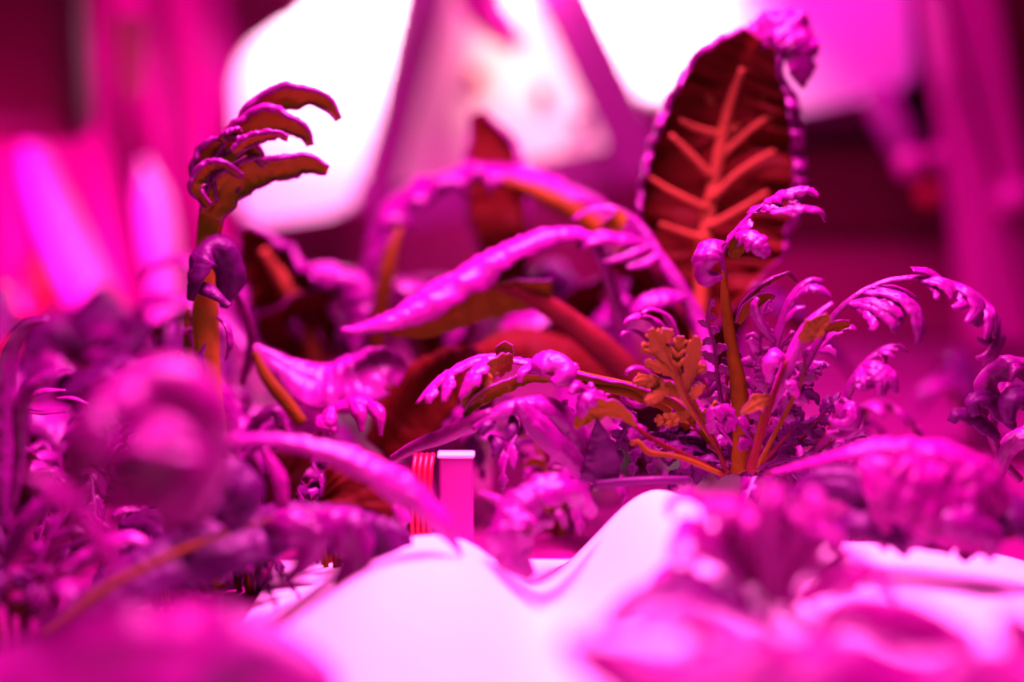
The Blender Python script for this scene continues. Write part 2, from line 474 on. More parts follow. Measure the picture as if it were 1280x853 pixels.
# -- right: maroon cabinet, arm with two knobs, upright pole, dark gap
cb = thing('cabinet', 'dark maroon cabinet under the wide white reflector panel', 'cabinet', ground(1060, 1.16))
bm = bmesh.new(); a = vplane(925, 175, 1.10); b = vplane(1222, 300, 1.10)
box_bm(bm, ((a.x+b.x)/2, 1.17, (a.z+.045)/2+.02-.02), (b.x-a.x, .14, a.z-.045), bev=.006)
link('body', bm, ('maroon',), cb)
bm = bmesh.new(); box_bm(bm, ((a.x+b.x)/2, 1.165, a.z+.008), (b.x-a.x+.004, .15, .010), bev=.003); link('lid', bm, ('black',), cb)
bm = bmesh.new(); box_bm(bm, ((a.x+b.x)/2, 1.19, (.045+FLOOR)/2), (b.x-a.x+.26, .16, .045-FLOOR), bev=.006); o = link('plinth', bm, ('wall',)); tag(o, 'low dull magenta plinth under the dark maroon cabinet', 'plinth')
bm = bmesh.new(); a1 = vplane(1168, 20, 1.2)
box_bm(bm, (a1.x+.005, 1.23, .22), (.10, .03, .36), bev=.006); o = link('door_panel', bm, ('black',)); tag(o, 'near-black upright panel between the wide white panel and the magenta post', 'panel')  # black sheet added where there is only a dark gap
bm = bmesh.new()
A, B, A2, B2 = vplane(1158, -60, 1.02), vplane(1246, -60, 1.02), vplane(1225, 440, 1.02), vplane(1310, 440, 1.02)
slab(bm, rounded([A, B, vplane(1280, 200, 1.02), B2, A2, vplane(1204, 200, 1.02)], .004, 2), .05, .008)
o = link('support_post', bm, ('pole',)); tag(o, 'tall magenta post rising at the right behind the plants', 'post')
bm = bmesh.new()
A = vplane(1250, -60, 1.1); box_bm(bm, (vplane(1300, 100, 1.15).x+.02, 1.15, .2), (.11, .03, .46), bev=.004)
o = link('side_panel', bm, ('maroon',)); tag(o, 'dark maroon side panel right of the tall magenta post', 'panel')
kn = thing('pivot_arm', 'dull magenta pivot arm with two bright round knobs beside the dark cabinet', 'arm', vplane(1120, 140, 1.0))
bm = bmesh.new(); tube(bm, spline([vplane(1095, 118, 1.02), vplane(1112, 150, 1.01), vplane(1138, 200, 1.0)], 12), [.012, .012, .009], seg=14); link('arm', bm, ('frame',), kn)
for (px, py, r, y) in ((1138, 205, 19, .975), (1172, 196, 14, .985), (1160, 243, 13, 1.0)):
    bm = bmesh.new(); bmesh.ops.create_uvsphere(bm, u_segments=24, v_segments=16, radius=r*y/F)
    for v in bm.verts: v.co = Vector((v.co.x, v.co.y*.8, v.co.z)) + vplane(px, py, y)
    for f in bm.faces: f.smooth = True
    link('knob', bm, ('pole' if r > 13 else 'redp',), kn)
bm = bmesh.new(); c = vplane(1268, 248, 1.008); bmesh.ops.create_uvsphere(bm, u_segments=24, v_segments=16, radius=.013)
for v in bm.verts: v.co += c
for f in bm.faces: f.smooth = True
o = link('screw_cap', bm, ('pole',)); tag(o, 'round magenta screw cap on the tall post', 'cap')

# -- white fabric cover in front, with two humps where it runs over the pillows' ridges
def sst(a, b_, x):
    t = min(1, max(0, (x-a)/(b_-a))); return t*t*(3-2*t)
def pillow(label, x0, x1, y0, y1, top, base=FLOOR+.0005, nx=150, ny=120, seed=0, pw=4.):
    bm = bmesh.new(); V = []
    for i in range(nx+1):
        row = []
        for j in range(ny+1):
            u = -1+2*i/nx; v = -1+2*j/ny
            u = math.sin(u*math.pi/2)*.5+u*.5; v = math.sin(v*math.pi/2)*.5+v*.5
            x = (x0+x1)/2+(x1-x0)/2*u; y = (y0+y1)/2+(y1-y0)/2*v
            e = max(0, 1-abs(u)**pw)**(1/2.2)*max(0, 1-abs(v)**pw)**(1/2.2)
            hh = top(x, y)-base
            nz = noise.noise(Vector((x*30+seed, y*30, 0)))*.0012+noise.noise(Vector((x*90+seed, y*90, 3)))*.0003
            row.append(bm.verts.new((x, y, base+e*(hh+nz))))
        V.append(row)
    for i in range(nx):
        for j in range(ny):
            f = bm.faces.new((V[i][j], V[i+1][j], V[i+1][j+1], V[i][j+1])); f.smooth = True
    ed = [e for e in bm.edges if e.is_boundary]
    bmesh.ops.contextual_create(bm, geom=ed)
    o = link('plant_pillow', bm, ('fabric',), origin=None)
    return tag(o, label, 'pillow')
def top(x, y):
    yb = y
    A = math.exp(-abs((x+.0275)/(.031 if x > -.0275 else .040))**2.6)
    A *= 1-sst(.435, .475, y); A *= .55+.45*sst(.30, .43, y)
    B = sst(.006, .050, x)**.9*(1-.50*sst(.045, .10, x))
    B *= 1-sst(.462, .508, y); B *= .45+.55*sst(.28, .44, y)
    base = -.030+.004*sst(.44, .36, y)
    return max(base, 0)+base+(0-base)*0+A*.0245+B*.0315 if False else base+A*.0290+B*.0400
pillow('white fabric plant pillow in the middle foreground, with a low and a tall rounded hump', -.088, .190, .20, .515, top, seed=3)

# white card box with red cords, behind the near pillow
wb = thing('wick_box', 'pink-lit white box with a bright top edge and red cords behind the low pillow hump', 'box', ground(580, .53))
bm = bmesh.new(); a = at(541, 575, .515); b = at(598, 700, .515)
box_bm(bm, ((a.x+b.x)/2, a.y+.005, (a.z+FLOOR)/2), (b.x-a.x-.004, .006, a.z-FLOOR), bev=.0012); link('body', bm, ('wick',), wb)
bm = bmesh.new(); box_bm(bm, ((a.x+b.x)/2, a.y+.005, a.z+.0008), (b.x-a.x-.003, .0072, .0014), bev=.0006); link('lid', bm, ('white',), wb)
for k, px in enumerate((517, 524, 531, 538)):
    P = spline([at(px+3, 568, .517), at(px, 590, .512), at(px-2, 630, .511), at(px-1, 680, .512), ground(px, .512, FLOOR+.002)], 20)
    bm = bmesh.new(); tube(bm, P, [.0009]*2, seg=8)
    o = link('cord', bm, ('redp',), wb); o['label'] = 'thin bright red cord'
bm = bmesh.new(); a = at(615, 560, .60); b = at(700, 700, .60)
box_bm(bm, ((a.x+b.x)/2, a.y+.015, (a.z+FLOOR)/2), (b.x-a.x, .03, a.z-FLOOR), bev=.002); o = link('wick_box', bm, ('wick',)); tag(o, 'blurred pink box farther back, behind the bent purple leaves', 'box')

# ================================================================= light
def area(name, loc, target, size, col, power, sy=None):
    l = bpy.data.lights.new(name, 'AREA'); l.energy = power; l.color = col; l.size = size
    if sy: l.shape = 'RECTANGLE'; l.size_y = sy
    o = bpy.data.objects.new(name, l); C.objects.link(o); o.location = loc
    o.rotation_euler = (Vector(target)-Vector(loc)).to_track_quat('-Z', 'Y').to_euler()
    return o
def spot(name, loc, target, col, power, ang, blend=.6, r=.02):
    l = bpy.data.lights.new(name, 'SPOT'); l.energy = power; l.color = col; l.spot_size = math.radians(ang); l.spot_blend = blend; l.shadow_soft_size = r
    o = bpy.data.objects.new(name, l); C.objects.link(o); o.location = loc
    o.rotation_euler = (Vector(target)-Vector(loc)).to_track_quat('-Z', 'Y').to_euler()
    return o
MAG = (1, .105, .60)
gl = area('grow_light', (.02, .50, .46), (.02, .48, 0), .20, MAG, 11, .20); gl.data.spread = math.radians(135)
area('grow_light_rear', (.18, .92, .50), (.1, .92, 0), .35, (1, .004, .62), 4.6, .12)
area('grow_light_side', (-.50, .88, .0), (-.24, 1.2, .0), .10, (1, .012, .60), 5.5, .08)  # added out of view to brighten the lower curtain
area('room_light', (-.15, -.25, .30), (0, .5, .05), .30, (1, .80, .52), .50)
for o_ in (area('panel_lamp', (vplane(440, 0, 1.12).x, 1.075, .275), vplane(440, 120, 1.12), .09, (1, .62, .80), .9, .015),
           area('panel_lamp', (vplane(790, 0, 1.12).x, 1.065, .275), vplane(780, 90, 1.12), .09, (1, .62, .80), .7, .015),
           area('knob_panel_lamp', (vplane(640, 0, 1.12).x, 1.02, .27), vplane(640, 120, 1.1), .05, (1, .66, .60), .35, .01)):
    o_.data.spread = math.radians(110)
w = bpy.data.worlds.new('world'); scene.world = w; w.use_nodes = True
w.node_tree.nodes['Background'].inputs[0].default_value = (.5, .0, .18, 1); w.node_tree.nodes['Background'].inputs[1].default_value = .03
# ================================================================= plants
D = .50
# ---- hero: serrated plant in focus ------------------------------------
hero = thing('mizuna_plant', 'sharp serrated-leaf plant with a tall orange stem and flat orange lobed leaf', 'plant', at(925, 588, D))
# a: tall central stalk with curled top
stem(hero, [(926, 592, .50), (928, 540, .50), (922, 480, .50), (912, 420, .50), (906, 370, .50), (905, 335, .50)], [14, 13, 11, 8, 7, 3], 'stalk', 'main_stalk', ridge=.06, n=40)
frond(hero, [(905, 345, .50), (903, 315, .498), (918, 290, .496), (945, 262, .494), (978, 243, .493), (1016, 238, .492)], [4, 4, 3, 2], 3, [26, 22, 30, 22], [11, 11, 9], face=(-.6, -.35, .7), face1=(0, -.45, .9), droop=1.3, ang=48, teeth=(4, .35), t0=.3,
      extra=[dict(pts=[(905, 302, .495), (888, 300, .49), (878, 318, .486), (884, 340, .486), (903, 346, .487)], w=[5, 16, 20, 17, 4], face=(-.5, -.6, .6), curl=1.2, teeth=(4, .2)),
             dict(pts=[(922, 290, .495), (935, 292, .488), (950, 304, .485), (960, 322, .485)], w=[6, 13, 15, 6], face=(-.1, -.7, .6), curl=1.1, teeth=(4, .3)),
             dict(pts=[(950, 262, .494), (975, 262, .489), (1000, 258, .487), (1026, 264, .487), (1031, 278, .488)], w=[3, 7, 9, 6, 1], face=(0, -.6, .8), curl=.8, teeth=(6, .4)),
             dict(pts=[(955, 252, .494), (985, 240, .489), (1010, 236, .488), (1024, 246, .488)], w=[6, 10, 9, 3], face=(0, -.6, .8), curl=.9, teeth=(5, .4)),
             dict(pts=[(915, 300, .499), (922, 312, .499), (930, 306, .499)], w=[3, 10, 2], face=(0, .9, .2), curl=.3, teeth=(3, .3))])
# b: the flat orange leaf facing the camera
O = dict(face=(0, .95, -.2), curl=-.25, teeth=(3.5, .40), n=30)  # lobes lie in one tilted plane
dd = .488
lob = [([(846, 470), (828, 440), (813, 411)], [5, 9, 12, 13, 4]), ([(832, 446), (816, 437), (801, 434)], [4, 7, 8, 3]), ([(830, 442), (832, 425), (834, 411)], [4, 7, 9, 4]),
       ([(852, 484), (847, 452), (851, 420)], [5, 7, 9, 12, 5]), ([(857, 492), (864, 455), (871, 420)], [5, 8, 10, 11, 4]), ([(864, 470), (874, 462), (882, 460)], [3, 6, 6, 2]),
       ([(846, 470), (826, 460), (806, 452)], [5, 7, 8, 3]), ([(856, 494), (826, 483), (806, 476), (791, 478)], [5, 9, 11, 10, 4]), ([(836, 487), (820, 496), (806, 502)], [4, 7, 8, 3]),
       ([(866, 514), (842, 524), (818, 526)], [4, 8, 9, 3]), ([(862, 500), (870, 490), (877, 480)], [4, 7, 7, 2]), ([(872, 522), (890, 516), (899, 504)], [3, 8, 9, 3])]
ex = [dict(pts=[(x, y, dd+(.004 if i % 2 else 0)-.006*j/2) for j, (x, y) in enumerate(p)], w=w, ph=i*.37, **O) for i, (p, w) in enumerate(lob)]
for i, (q_, w_) in enumerate(lob):
    c0 = spline([Vector((x, y, 0)) for x, y in q_], 10)
    L_ = (c0[-1]-c0[0]).length
    for t_ in (.42, .66, .86):
        a_ = c0[int(t_*10)]; tn = (c0[min(10, int(t_*10)+1)]-c0[int(t_*10)-1]).normalized()
        for s_ in (-1, 1):
            dv = (tn*.75+Vector((-tn.y, tn.x, 0))*s_*.8).normalized()*max(w_)*(1.25 if t_ < .8 else 1.0)
            e_ = a_+dv; m_ = a_+dv*.55
            ex.append(dict(pts=[(a_.x, a_.y, dd-.001), (m_.x, m_.y, dd-.0015), (e_.x, e_.y, dd-.001)], w=[2.2, 3.4, 1.6], face=(0, .95, -.2), curl=-.2, teeth=(2, .3), n=12, nu=4))
fb = leaf(hero, [(908, 590, .495), (894, 555, .492), (872, 520, .489), (857, 492, .488), (846, 466, .488), (830, 440, .487), (818, 420, .486)], [3, 3, 5, 7, 8, 7, 5], mats=('top', 'orange'), extra=ex, xs=1.12, face=(0, .95, -.2), curl=-.2, thick=.0007)
stem(fb, [(908, 592, .493), (894, 555, .490), (872, 520, .487), (857, 492, .486), (846, 466, .486), (832, 442, .485)], [3.6, 3, 2.4, 1.8, 1, .5], 'stalk_red', 'leaf_stalk')
# c: spiky magenta leaf between
frond(hero, [(918, 590, .505), (905, 520, .505), (897, 470, .503), (893, 430, .50), (884, 400, .497), (890, 378, .494)], [3, 3, 2, 1], 6, [20, 24, 18], [6, 6, 5], face=(-.3, -.9, .2), droop=1.7, ang=48, teeth=(4, .5), t0=.3, rnd=.4, stalk=(3.2, .9), smat='stalk_purple')
frond(hero, [(925, 590, .51), (915, 530, .51), (908, 480, .51), (915, 440, .51), (912, 405, .51)], [3, 3, 2, 1], 5, [18, 22, 16], [6, 6, 5], face=(.3, -.9, .2), droop=1.7, ang=50, t0=.3, rnd=.4, mats=('top_dark', 'under'), stalk=(3, .9), smat='stalk_red')
# e: small arc off the main stalk
leaf(hero, [(921, 400, .50), (932, 372, .498), (958, 350, .497), (985, 340, .497), (996, 352, .497)], [4, 8, 12, 9, 3], face=(0, .3, .9), curl=1.1, teeth=(4, .25), mats=('top', 'stalk'))
leaf(hero, [(922, 404, .499), (936, 382, .494), (958, 370, .493), (968, 372, .494)], [4, 8, 10, 3], face=(0, .8, .5), curl=.8, mats=('top', 'stalk'))
# d: tall arcing leaf with dark drooping lobes
d1 = leaf(hero, [(936, 585, .495), (955, 500, .493), (970, 420, .49), (988, 372, .487), (1010, 350, .486), (1030, 352, .486)], [2, 3, 4, 8, 9, 4], face=(-.7, -.5, .5), curl=1., mats=('top', 'red'),
     extra=[dict(pts=[(992, 372, .487), (1010, 357, .483), (1028, 360, .481), (1040, 372, .481)], w=[4, 9, 10, 4], face=(0, -.3, .9), curl=1.2, teeth=(4, .3)),
            dict(pts=[(975, 405, .49), (992, 385, .486), (1008, 382, .484)], w=[3, 7, 3], face=(-.3, -.3, .9), curl=.8),
            dict(pts=[(968, 430, .49), (948, 405, .487), (940, 385, .485), (946, 372, .484)], w=[3, 8, 10, 4], face=(-.6, -.4, .5), curl=1.2, teeth=(4, .3)),
            dict(pts=[(962, 450, .49), (946, 440, .487), (935, 425, .486)], w=[3, 8, 4], face=(-.6, -.4, .5), curl=1.3)])
stem(d1, [(936, 588, .497), (955, 500, .495), (970, 425, .492), (984, 382, .489)], [7, 5, 4, 2], 'stalk_red', 'leaf_stalk')
# h: pink rolled leaf
h1 = leaf(hero, [(940, 585, .487), (965, 500, .483), (988, 440, .48), (1012, 400, .478), (1040, 378, .478)], [2, 3, 14, 15, 4], face=(-.4, -.5, .8), curl=1.3, mats=('top_pink', 'orange'), teeth=(3, .12),
     extra=[dict(pts=[(1000, 425, .478), (1016, 412, .475), (1036, 395, .475)], w=[4, 11, 4], face=(0, .9, -.1), curl=.3, teeth=(3, .2)),
            dict(pts=[(968, 500, .483), (950, 502, .48), (926, 518, .479)], w=[3, 9, 2], face=(.1, .9, -.2), curl=.2, teeth=(3, .25)),
            dict(pts=[(975, 470, .483), (990, 478, .479), (998, 498, .478)], w=[3, 10, 3], face=(.2, -.6, .5), curl=.9, teeth=(3, .25)),
            dict(pts=[(985, 450, .482), (972, 440, .477), (962, 452, .475), (960, 478, .476)], w=[3, 10, 10, 3], face=(-.3, -.7, .6), curl=1.1, teeth=(4, .25))])
stem(h1, [(938, 590, .485), (965, 500, .481), (984, 450, .479)], [6, 4, 2], 'stalk_red', 'leaf_stalk')
frond(hero, [(945, 588, .49), (980, 520, .487), (1000, 480, .485), (1006, 450, .484), (1000, 432, .483)], [3, 3, 2, 1], 4, [22, 26, 18], [8, 8, 6], face=(-.1, -.8, .5), droop=1.6, t0=.35, mats=('top', 'orange'), stalk=(3.5, .9), smat='stalk')
# f: wide arch with hanging lobes
LD = dict(curl=1.0, teeth=(4, .25), fing=3)
f1 = leaf(hero, [(945, 588, .50), (985, 510, .498), (1015, 440, .496), (1050, 385, .494), (1100, 353, .492), (1160, 346, .49), (1210, 360, .488), (1243, 388, .486), (1251, 420, .485), (1238, 446, .485)], [3, 3, 4, 6, 5, 4, 6, 9, 10, 3], n=70, face=(-.4, -.4, .8), face1=(.6, -.3, .6), curl=.9,
     extra=[dict(pts=[(1062, 378, .493), (1092, 382, .486), (1112, 398, .482), (1118, 412, .481)], w=[6, 12, 14, 6], face=(-.1, -.7, .7), **LD),
            dict(pts=[(1080, 364, .493), (1118, 368, .487), (1142, 385, .483), (1150, 408, .481), (1148, 430, .481)], w=[6, 11, 13, 14, 5], face=(.2, -.6, .7), **LD),
            dict(pts=[(1090, 358, .493), (1125, 362, .494), (1148, 378, .494), (1146, 388, .494)], w=[4, 8, 7, 2], face=(.1, -.2, .9), **LD),
            dict(pts=[(1150, 350, .490), (1172, 352, .486), (1186, 362, .484), (1190, 374, .483)], w=[4, 9, 10, 4], face=(.1, -.6, .7), **LD),
            dict(pts=[(1188, 354, .489), (1212, 366, .483), (1222, 386, .480), (1208, 404, .479)], w=[5, 11, 12, 5], face=(.3, -.6, .6), **LD),
            dict(pts=[(1225, 372, .487), (1238, 392, .481), (1236, 414, .479), (1230, 424, .479)], w=[5, 11, 10, 3], face=(.3, -.7, .4), **LD),
            dict(pts=[(1246, 400, .486), (1250, 425, .483), (1236, 444, .481), (1220, 448, .481)], w=[7, 12, 10, 3], face=(.5, -.7, .3), **LD),
            dict(pts=[(1178, 348, .490), (1160, 338, .489), (1140, 336, .488)], w=[3, 6, 4], face=(0, -.4, .9), curl=.5),
            dict(pts=[(1030, 412, .495), (1045, 405, .49), (1062, 403, .489)], w=[4, 8, 5], face=(0, .7, .6), curl=.9)])
stem(f1, [(945, 592, .502), (985, 512, .50), (1015, 442, .498), (1050, 388, .496), (1100, 356, .494)], [6, 5, 4, 3, 2], 'stalk_purple', 'leaf_stalk')
# g: lower right arch
g1 = leaf(hero, [(955, 590, .49), (1000, 575, .488), (1032, 548, .486), (1050, 510, .484), (1068, 470, .483), (1095, 440, .482), (1122, 430, .481), (1134, 440, .481)], [3, 3, 5, 7, 8, 8, 7, 2], n=60, face=(-.6, -.3, .6), face1=(0, -.3, .9), curl=1.,
     extra=[dict(pts=[(1072, 462, .482), (1090, 462, .476), (1104, 475, .473), (1102, 495, .472)], w=[6, 14, 17, 7], face=(.2, -.8, .5), **LD),
            dict(pts=[(1078, 458, .482), (1080, 475, .474), (1082, 488, .473)], w=[4, 8, 3], face=(-.1, -.9, .4), **LD),
            dict(pts=[(1048, 512, .484), (1062, 506, .477), (1068, 520, .474), (1056, 530, .474), (1036, 524, .475)], w=[5, 13, 14, 12, 3], face=(.2, -.8, .5), **LD),
            dict(pts=[(1100, 438, .482), (1110, 440, .478), (1118, 448, .477)], w=[4, 8, 3], face=(.2, -.7, .6), **LD)])
stem(g1, [(955, 592, .492), (1000, 577, .49), (1032, 550, .488), (1050, 512, .486), (1068, 472, .485)], [4, 5, 6, 5, 2], 'stalk_red', 'leaf_stalk')
# i: low left leaf with tightly curled lobes
i1 = frond(hero, [(905, 592, .49), (860, 570, .488), (815, 548, .486), (780, 520, .484), (752, 495, .483), (738, 480, .483)], [3, 3, 3, 2, 1], 6, [24, 26, 16], [8, 8, 6], face=(-.1, -.6, .8), droop=2.4, ang=58, teeth=(4, .4), t0=.25, rnd=.3, stalk=(4.5, .95), smat='stalk_red',
     extra=[dict(pts=[(795, 532, .481), (770, 512, .478), (740, 512, .477), (718, 535, .477)], w=[2, 9, 14, 4], face=(0, .9, .3), curl=.3, teeth=(4, .3)),
            dict(pts=[(760, 500, .48), (742, 492, .476), (730, 500, .474), (724, 522, .474)], w=[5, 14, 14, 4], face=(-.2, -.6, .6), curl=1.3, teeth=(4, .3)),
            dict(pts=[(738, 490, .48), (722, 480, .476), (712, 492, .474)], w=[5, 9, 4], face=(-.2, -.6, .6), curl=1.3, teeth=(3, .3))])
stem(hero, [(900, 592, .482), (850, 572, .481), (812, 566, .480), (797, 552, .480), (788, 556, .480)], [3, 3.5, 3, 4, 3], 'stalk', 'leaf_stalk')
frond(hero, [(912, 592, .515), (880, 545, .515), (850, 535, .512), (820, 545, .51), (790, 570, .508)], [2, 2, 1], 5, [22, 24, 16], [8, 7, 6], droop=1.8, t0=.3, face=(-.2, -.5, .8), mats=('top_dark', 'red'), stalk=(3, .8), smat='stalk_red')
# j: long reach to the left with the ball-like curled lobe
jl = leaf(hero, [(900, 560, .508), (850, 505, .503), (800, 484, .50), (740, 470, .497), (690, 456, .495), (640, 447, .494), (600, 446, .492), (565, 462, .49), (538, 484, .488), (520, 505, .487)], [4, 5, 6, 7, 7, 9, 12, 13, 11, 2], n=80, face=(0, .5, .85), face1=(-.3, -.5, .8), curl=.8, mats=('top_pink', 'orange'), teeth=(9, .12),
     extra=[dict(pts=[(655, 462, .492), (668, 448, .486), (688, 446, .482), (700, 462, .480), (690, 480, .480)], w=[3, 13, 20, 20, 7], face=(-.1, -.6, .8), curl=1.25, teeth=(3, .08)),
            dict(pts=[(664, 452, .489), (652, 464, .482), (649, 478, .481)], w=[2, 6, 2], face=(-.4, -.8, .4), curl=.9),
            dict(pts=[(628, 446, .493), (632, 436, .491), (636, 429, .490)], w=[6, 8, 4], face=(0, .9, .1), curl=.2),
            dict(pts=[(705, 455, .495), (715, 456, .49), (722, 463, .489)], w=[4, 8, 4], face=(0, -.5, .8), curl=1),
            dict(pts=[(640, 452, .492), (620, 458, .486), (612, 466, .485)], w=[8, 12, 7], face=(0, .95, .2), curl=.2, teeth=(3, .2)),
            dict(pts=[(606, 447, .490), (594, 462, .482), (584, 480, .479), (574, 498, .479)], w=[5, 13, 11, 3], face=(-.5, -.7, .6), curl=.9, teeth=(4, .3)),
            dict(pts=[(612, 456, .490), (600, 478, .485), (586, 495, .484), (582, 512, .484)], w=[6, 12, 12, 3], face=(0, .9, .3), curl=.6, teeth=(4, .3)),
            dict(pts=[(560, 466, .488), (558, 482, .482), (554, 502, .480)], w=[4, 9, 3], face=(-.4, -.8, .4), curl=1, teeth=(3, .2)),
            dict(pts=[(540, 482, .487), (536, 494, .482), (534, 504, .481)], w=[3, 8, 3], face=(-.4, -.8, .4), curl=1)])
stem(jl, [(900, 564, .510), (850, 509, .505), (800, 488, .502), (740, 474, .499), (690, 460, .497), (645, 452, .496)], [6, 7, 7, 7, 6, 4], 'stalk', 'leaf_stalk', n=40)
leaf(hero, [(700, 476, .497), (660, 470, .49), (625, 482, .487), (596, 498, .485), (580, 520, .484)], [4, 12, 18, 17, 5], n=40, face=(0, .75, .75), curl=.8, mats=('top_pink', 'under'), teeth=(4, .18))
stem(hero, [(860, 535, .512), (830, 508, .508), (805, 500, .505), (780, 490, .50), (700, 478, .498)], [5, 6, 6, 5, 4], 'stalk', 'leaf_stalk')
# k: blurred frond behind, leaning left
kf = leaf(hero, [(905, 560, .54), (878, 420, .565), (850, 360, .57), (822, 318, .575), (795, 278, .58), (765, 260, .58), (735, 262, .58), (715, 275, .58)], [4, 5, 8, 11, 10, 8, 7, 4], n=60, face=(-.4, -.6, .7), curl=1., mats=('top', 'under'),
     extra=[dict(pts=[(805, 300, .575), (778, 294, .572), (748, 292, .57), (720, 308, .57)], w=[6, 12, 12, 5], face=(-.1, -.4, .9), curl=1),
            dict(pts=[(812, 304, .575), (790, 310, .572), (765, 320, .57), (752, 326, .57)], w=[6, 9, 9, 4], face=(-.1, -.5, .9), curl=1),
            dict(pts=[(822, 316, .575), (800, 324, .572), (782, 332, .57)], w=[6, 10, 5], face=(-.1, -.5, .9), curl=1),
            dict(pts=[(858, 368, .57), (830, 366, .567), (806, 374, .565), (790, 390, .565)], w=[6, 14, 13, 5], face=(-.1, -.5, .9), curl=1),
            dict(pts=[(778, 265, .58), (770, 278, .578), (750, 286, .578)], w=[5, 8, 3], face=(0, .9, .2), curl=.4)])
stem(kf, [(905, 565, .542), (878, 424, .567), (850, 363, .572), (826, 324, .577)], [6, 6, 7, 5], 'stalk_purple', 'leaf_stalk')
# small curled leaf tips left of the flat leaf
for (x, y, s) in ((800, 396, 1.1), (790, 414, .8), (798, 460, .9), (770, 490, .8), (812, 388, .6)):
    leaf(hero, [(900, 575, .53), (860, 490, .53), (x+26, y+14, .525), (x+4, y-2, .52), (x-14*s, y+2, .517), (x-18*s, y+10*s, .517)], [1.5, 1.5, 3, 11*s, 11*s, 3], n=36, face=(-.3, -.5, .8), curl=1.2, mats=('top_pink', 'red'), teeth=(8, .2))
# tangle around the crown, its shade put into darker leaf colour
for k in range(16):
    a = random.uniform(-1.3, 1.5); L = random.uniform(.018, .036); b = at(936+random.uniform(-14, 26), 594, .50+random.uniform(-.01, .02))
    dr = Vector((math.sin(a), random.uniform(-.6, .6), random.uniform(.25, .9))).normalized()
    P = [b, b+dr*L*.6, b+dr*L+Vector((math.sin(a)*.006, -.002, -.003)), b+dr*L*1.05+Vector((math.sin(a)*.012, -.004, -.012))]
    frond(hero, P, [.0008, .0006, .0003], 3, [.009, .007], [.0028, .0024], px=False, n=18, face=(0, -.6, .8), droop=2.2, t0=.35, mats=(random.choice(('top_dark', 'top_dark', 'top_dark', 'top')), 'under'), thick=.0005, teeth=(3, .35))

random.seed(77)
for (bx, mx, my, tx, ty, ex_, ey, dz, m, sm) in (
    (940, 962, 500, 975, 440, 990, 415, .006, 'top', 'stalk_red'), (948, 985, 520, 1010, 470, 1030, 455, .010, 'top_dark', 'stalk_purple'),
    (952, 1005, 545, 1040, 505, 1062, 500, .012, 'top_dark', 'stalk_red'), (930, 945, 470, 952, 400, 962, 372, .016, 'top', 'stalk_purple'),
    (915, 890, 500, 868, 455, 850, 440, .020, 'top', 'stalk_red'), (908, 860, 540, 830, 500, 806, 492, .018, 'top_dark', 'stalk_purple'),
    (958, 1030, 570, 1075, 545, 1098, 552, .004, 'top_dark', 'stalk_purple'), (935, 950, 530, 958, 480, 948, 455, -.006, 'top', 'stalk'),
    (945, 975, 555, 1000, 530, 1015, 540, -.006, 'top_dark', 'stalk_red'), (925, 1000, 470, 1040, 420, 1066, 408, .022, 'top', 'stalk_red')):
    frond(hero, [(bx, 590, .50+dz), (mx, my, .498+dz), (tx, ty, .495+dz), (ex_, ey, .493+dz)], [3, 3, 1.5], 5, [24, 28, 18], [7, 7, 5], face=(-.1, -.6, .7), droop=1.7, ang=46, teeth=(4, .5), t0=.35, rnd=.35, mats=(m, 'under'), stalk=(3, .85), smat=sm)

# ---- tall hooked curly leaf, left --------------------------------------
hk = thing('curly_mustard_plant', 'tall orange-stemmed plant whose top curls into purple hooked fingers', 'plant', at(268, 545, .53))
stem(hk, [(270, 560, .53), (262, 500, .53), (258, 440, .53), (256, 390, .53), (258, 330, .53), (262, 280, .53), (272, 235, .53)], [14, 15, 16, 17, 13, 15, 18], 'tan', 'main_stalk', flat=.45, ridge=.05, n=50)
def hook(pts, w, d=.53, **k):
    kw = dict(face=(0, .75, .5), curl=.3, rim=[2.6, 3.0, 3.0, 2.4], rs0=.52, rims=(.7, 1.2), nu=14, n=44, teeth=(5, .22), crk=.16, wl=1.4, wr=1.4); kw.update(k)
    return leaf(hk, [(p[0], p[1], d if len(p) < 3 else p[2]) for p in pts], w, mats=('top', 'tan'), thick=.0011, **kw)
hook([(268, 262), (282, 215), (300, 175), (322, 135), (355, 117), (390, 118), (412, 130), (424, 150)], [10, 24, 24, 18, 20, 20, 12, 4], d=.532, face=(-.2, .75, .55))
hook([(270, 262), (282, 215), (300, 172), (330, 145), (360, 152), (382, 165), (388, 182)], [12, 24, 24, 24, 22, 14, 4], d=.528)
hook([(266, 255), (252, 212), (262, 184), (290, 176), (318, 186), (332, 208)], [8, 16, 18, 17, 13, 4], d=.524, face=(-.2, .6, .7))
hook([(262, 258), (246, 232), (256, 208), (280, 204), (304, 220)], [6, 12, 14, 12, 4], d=.520, face=(-.2, .5, .8))
hook([(262, 272), (285, 232), (318, 212), (350, 208), (384, 202), (410, 212)], [12, 22, 24, 18, 15, 7], d=.526, face=(.1, .85, .35), rim=[.8, 2.4, 2.6, 2.2])
hook([(290, 190), (312, 172), (345, 166), (360, 172)], [8, 12, 10, 4], d=.518, face=(-.1, .5, .8))
hook([(300, 160), (280, 168), (278, 178)], [8, 10, 4], d=.520, face=(-.1, .3, .9))
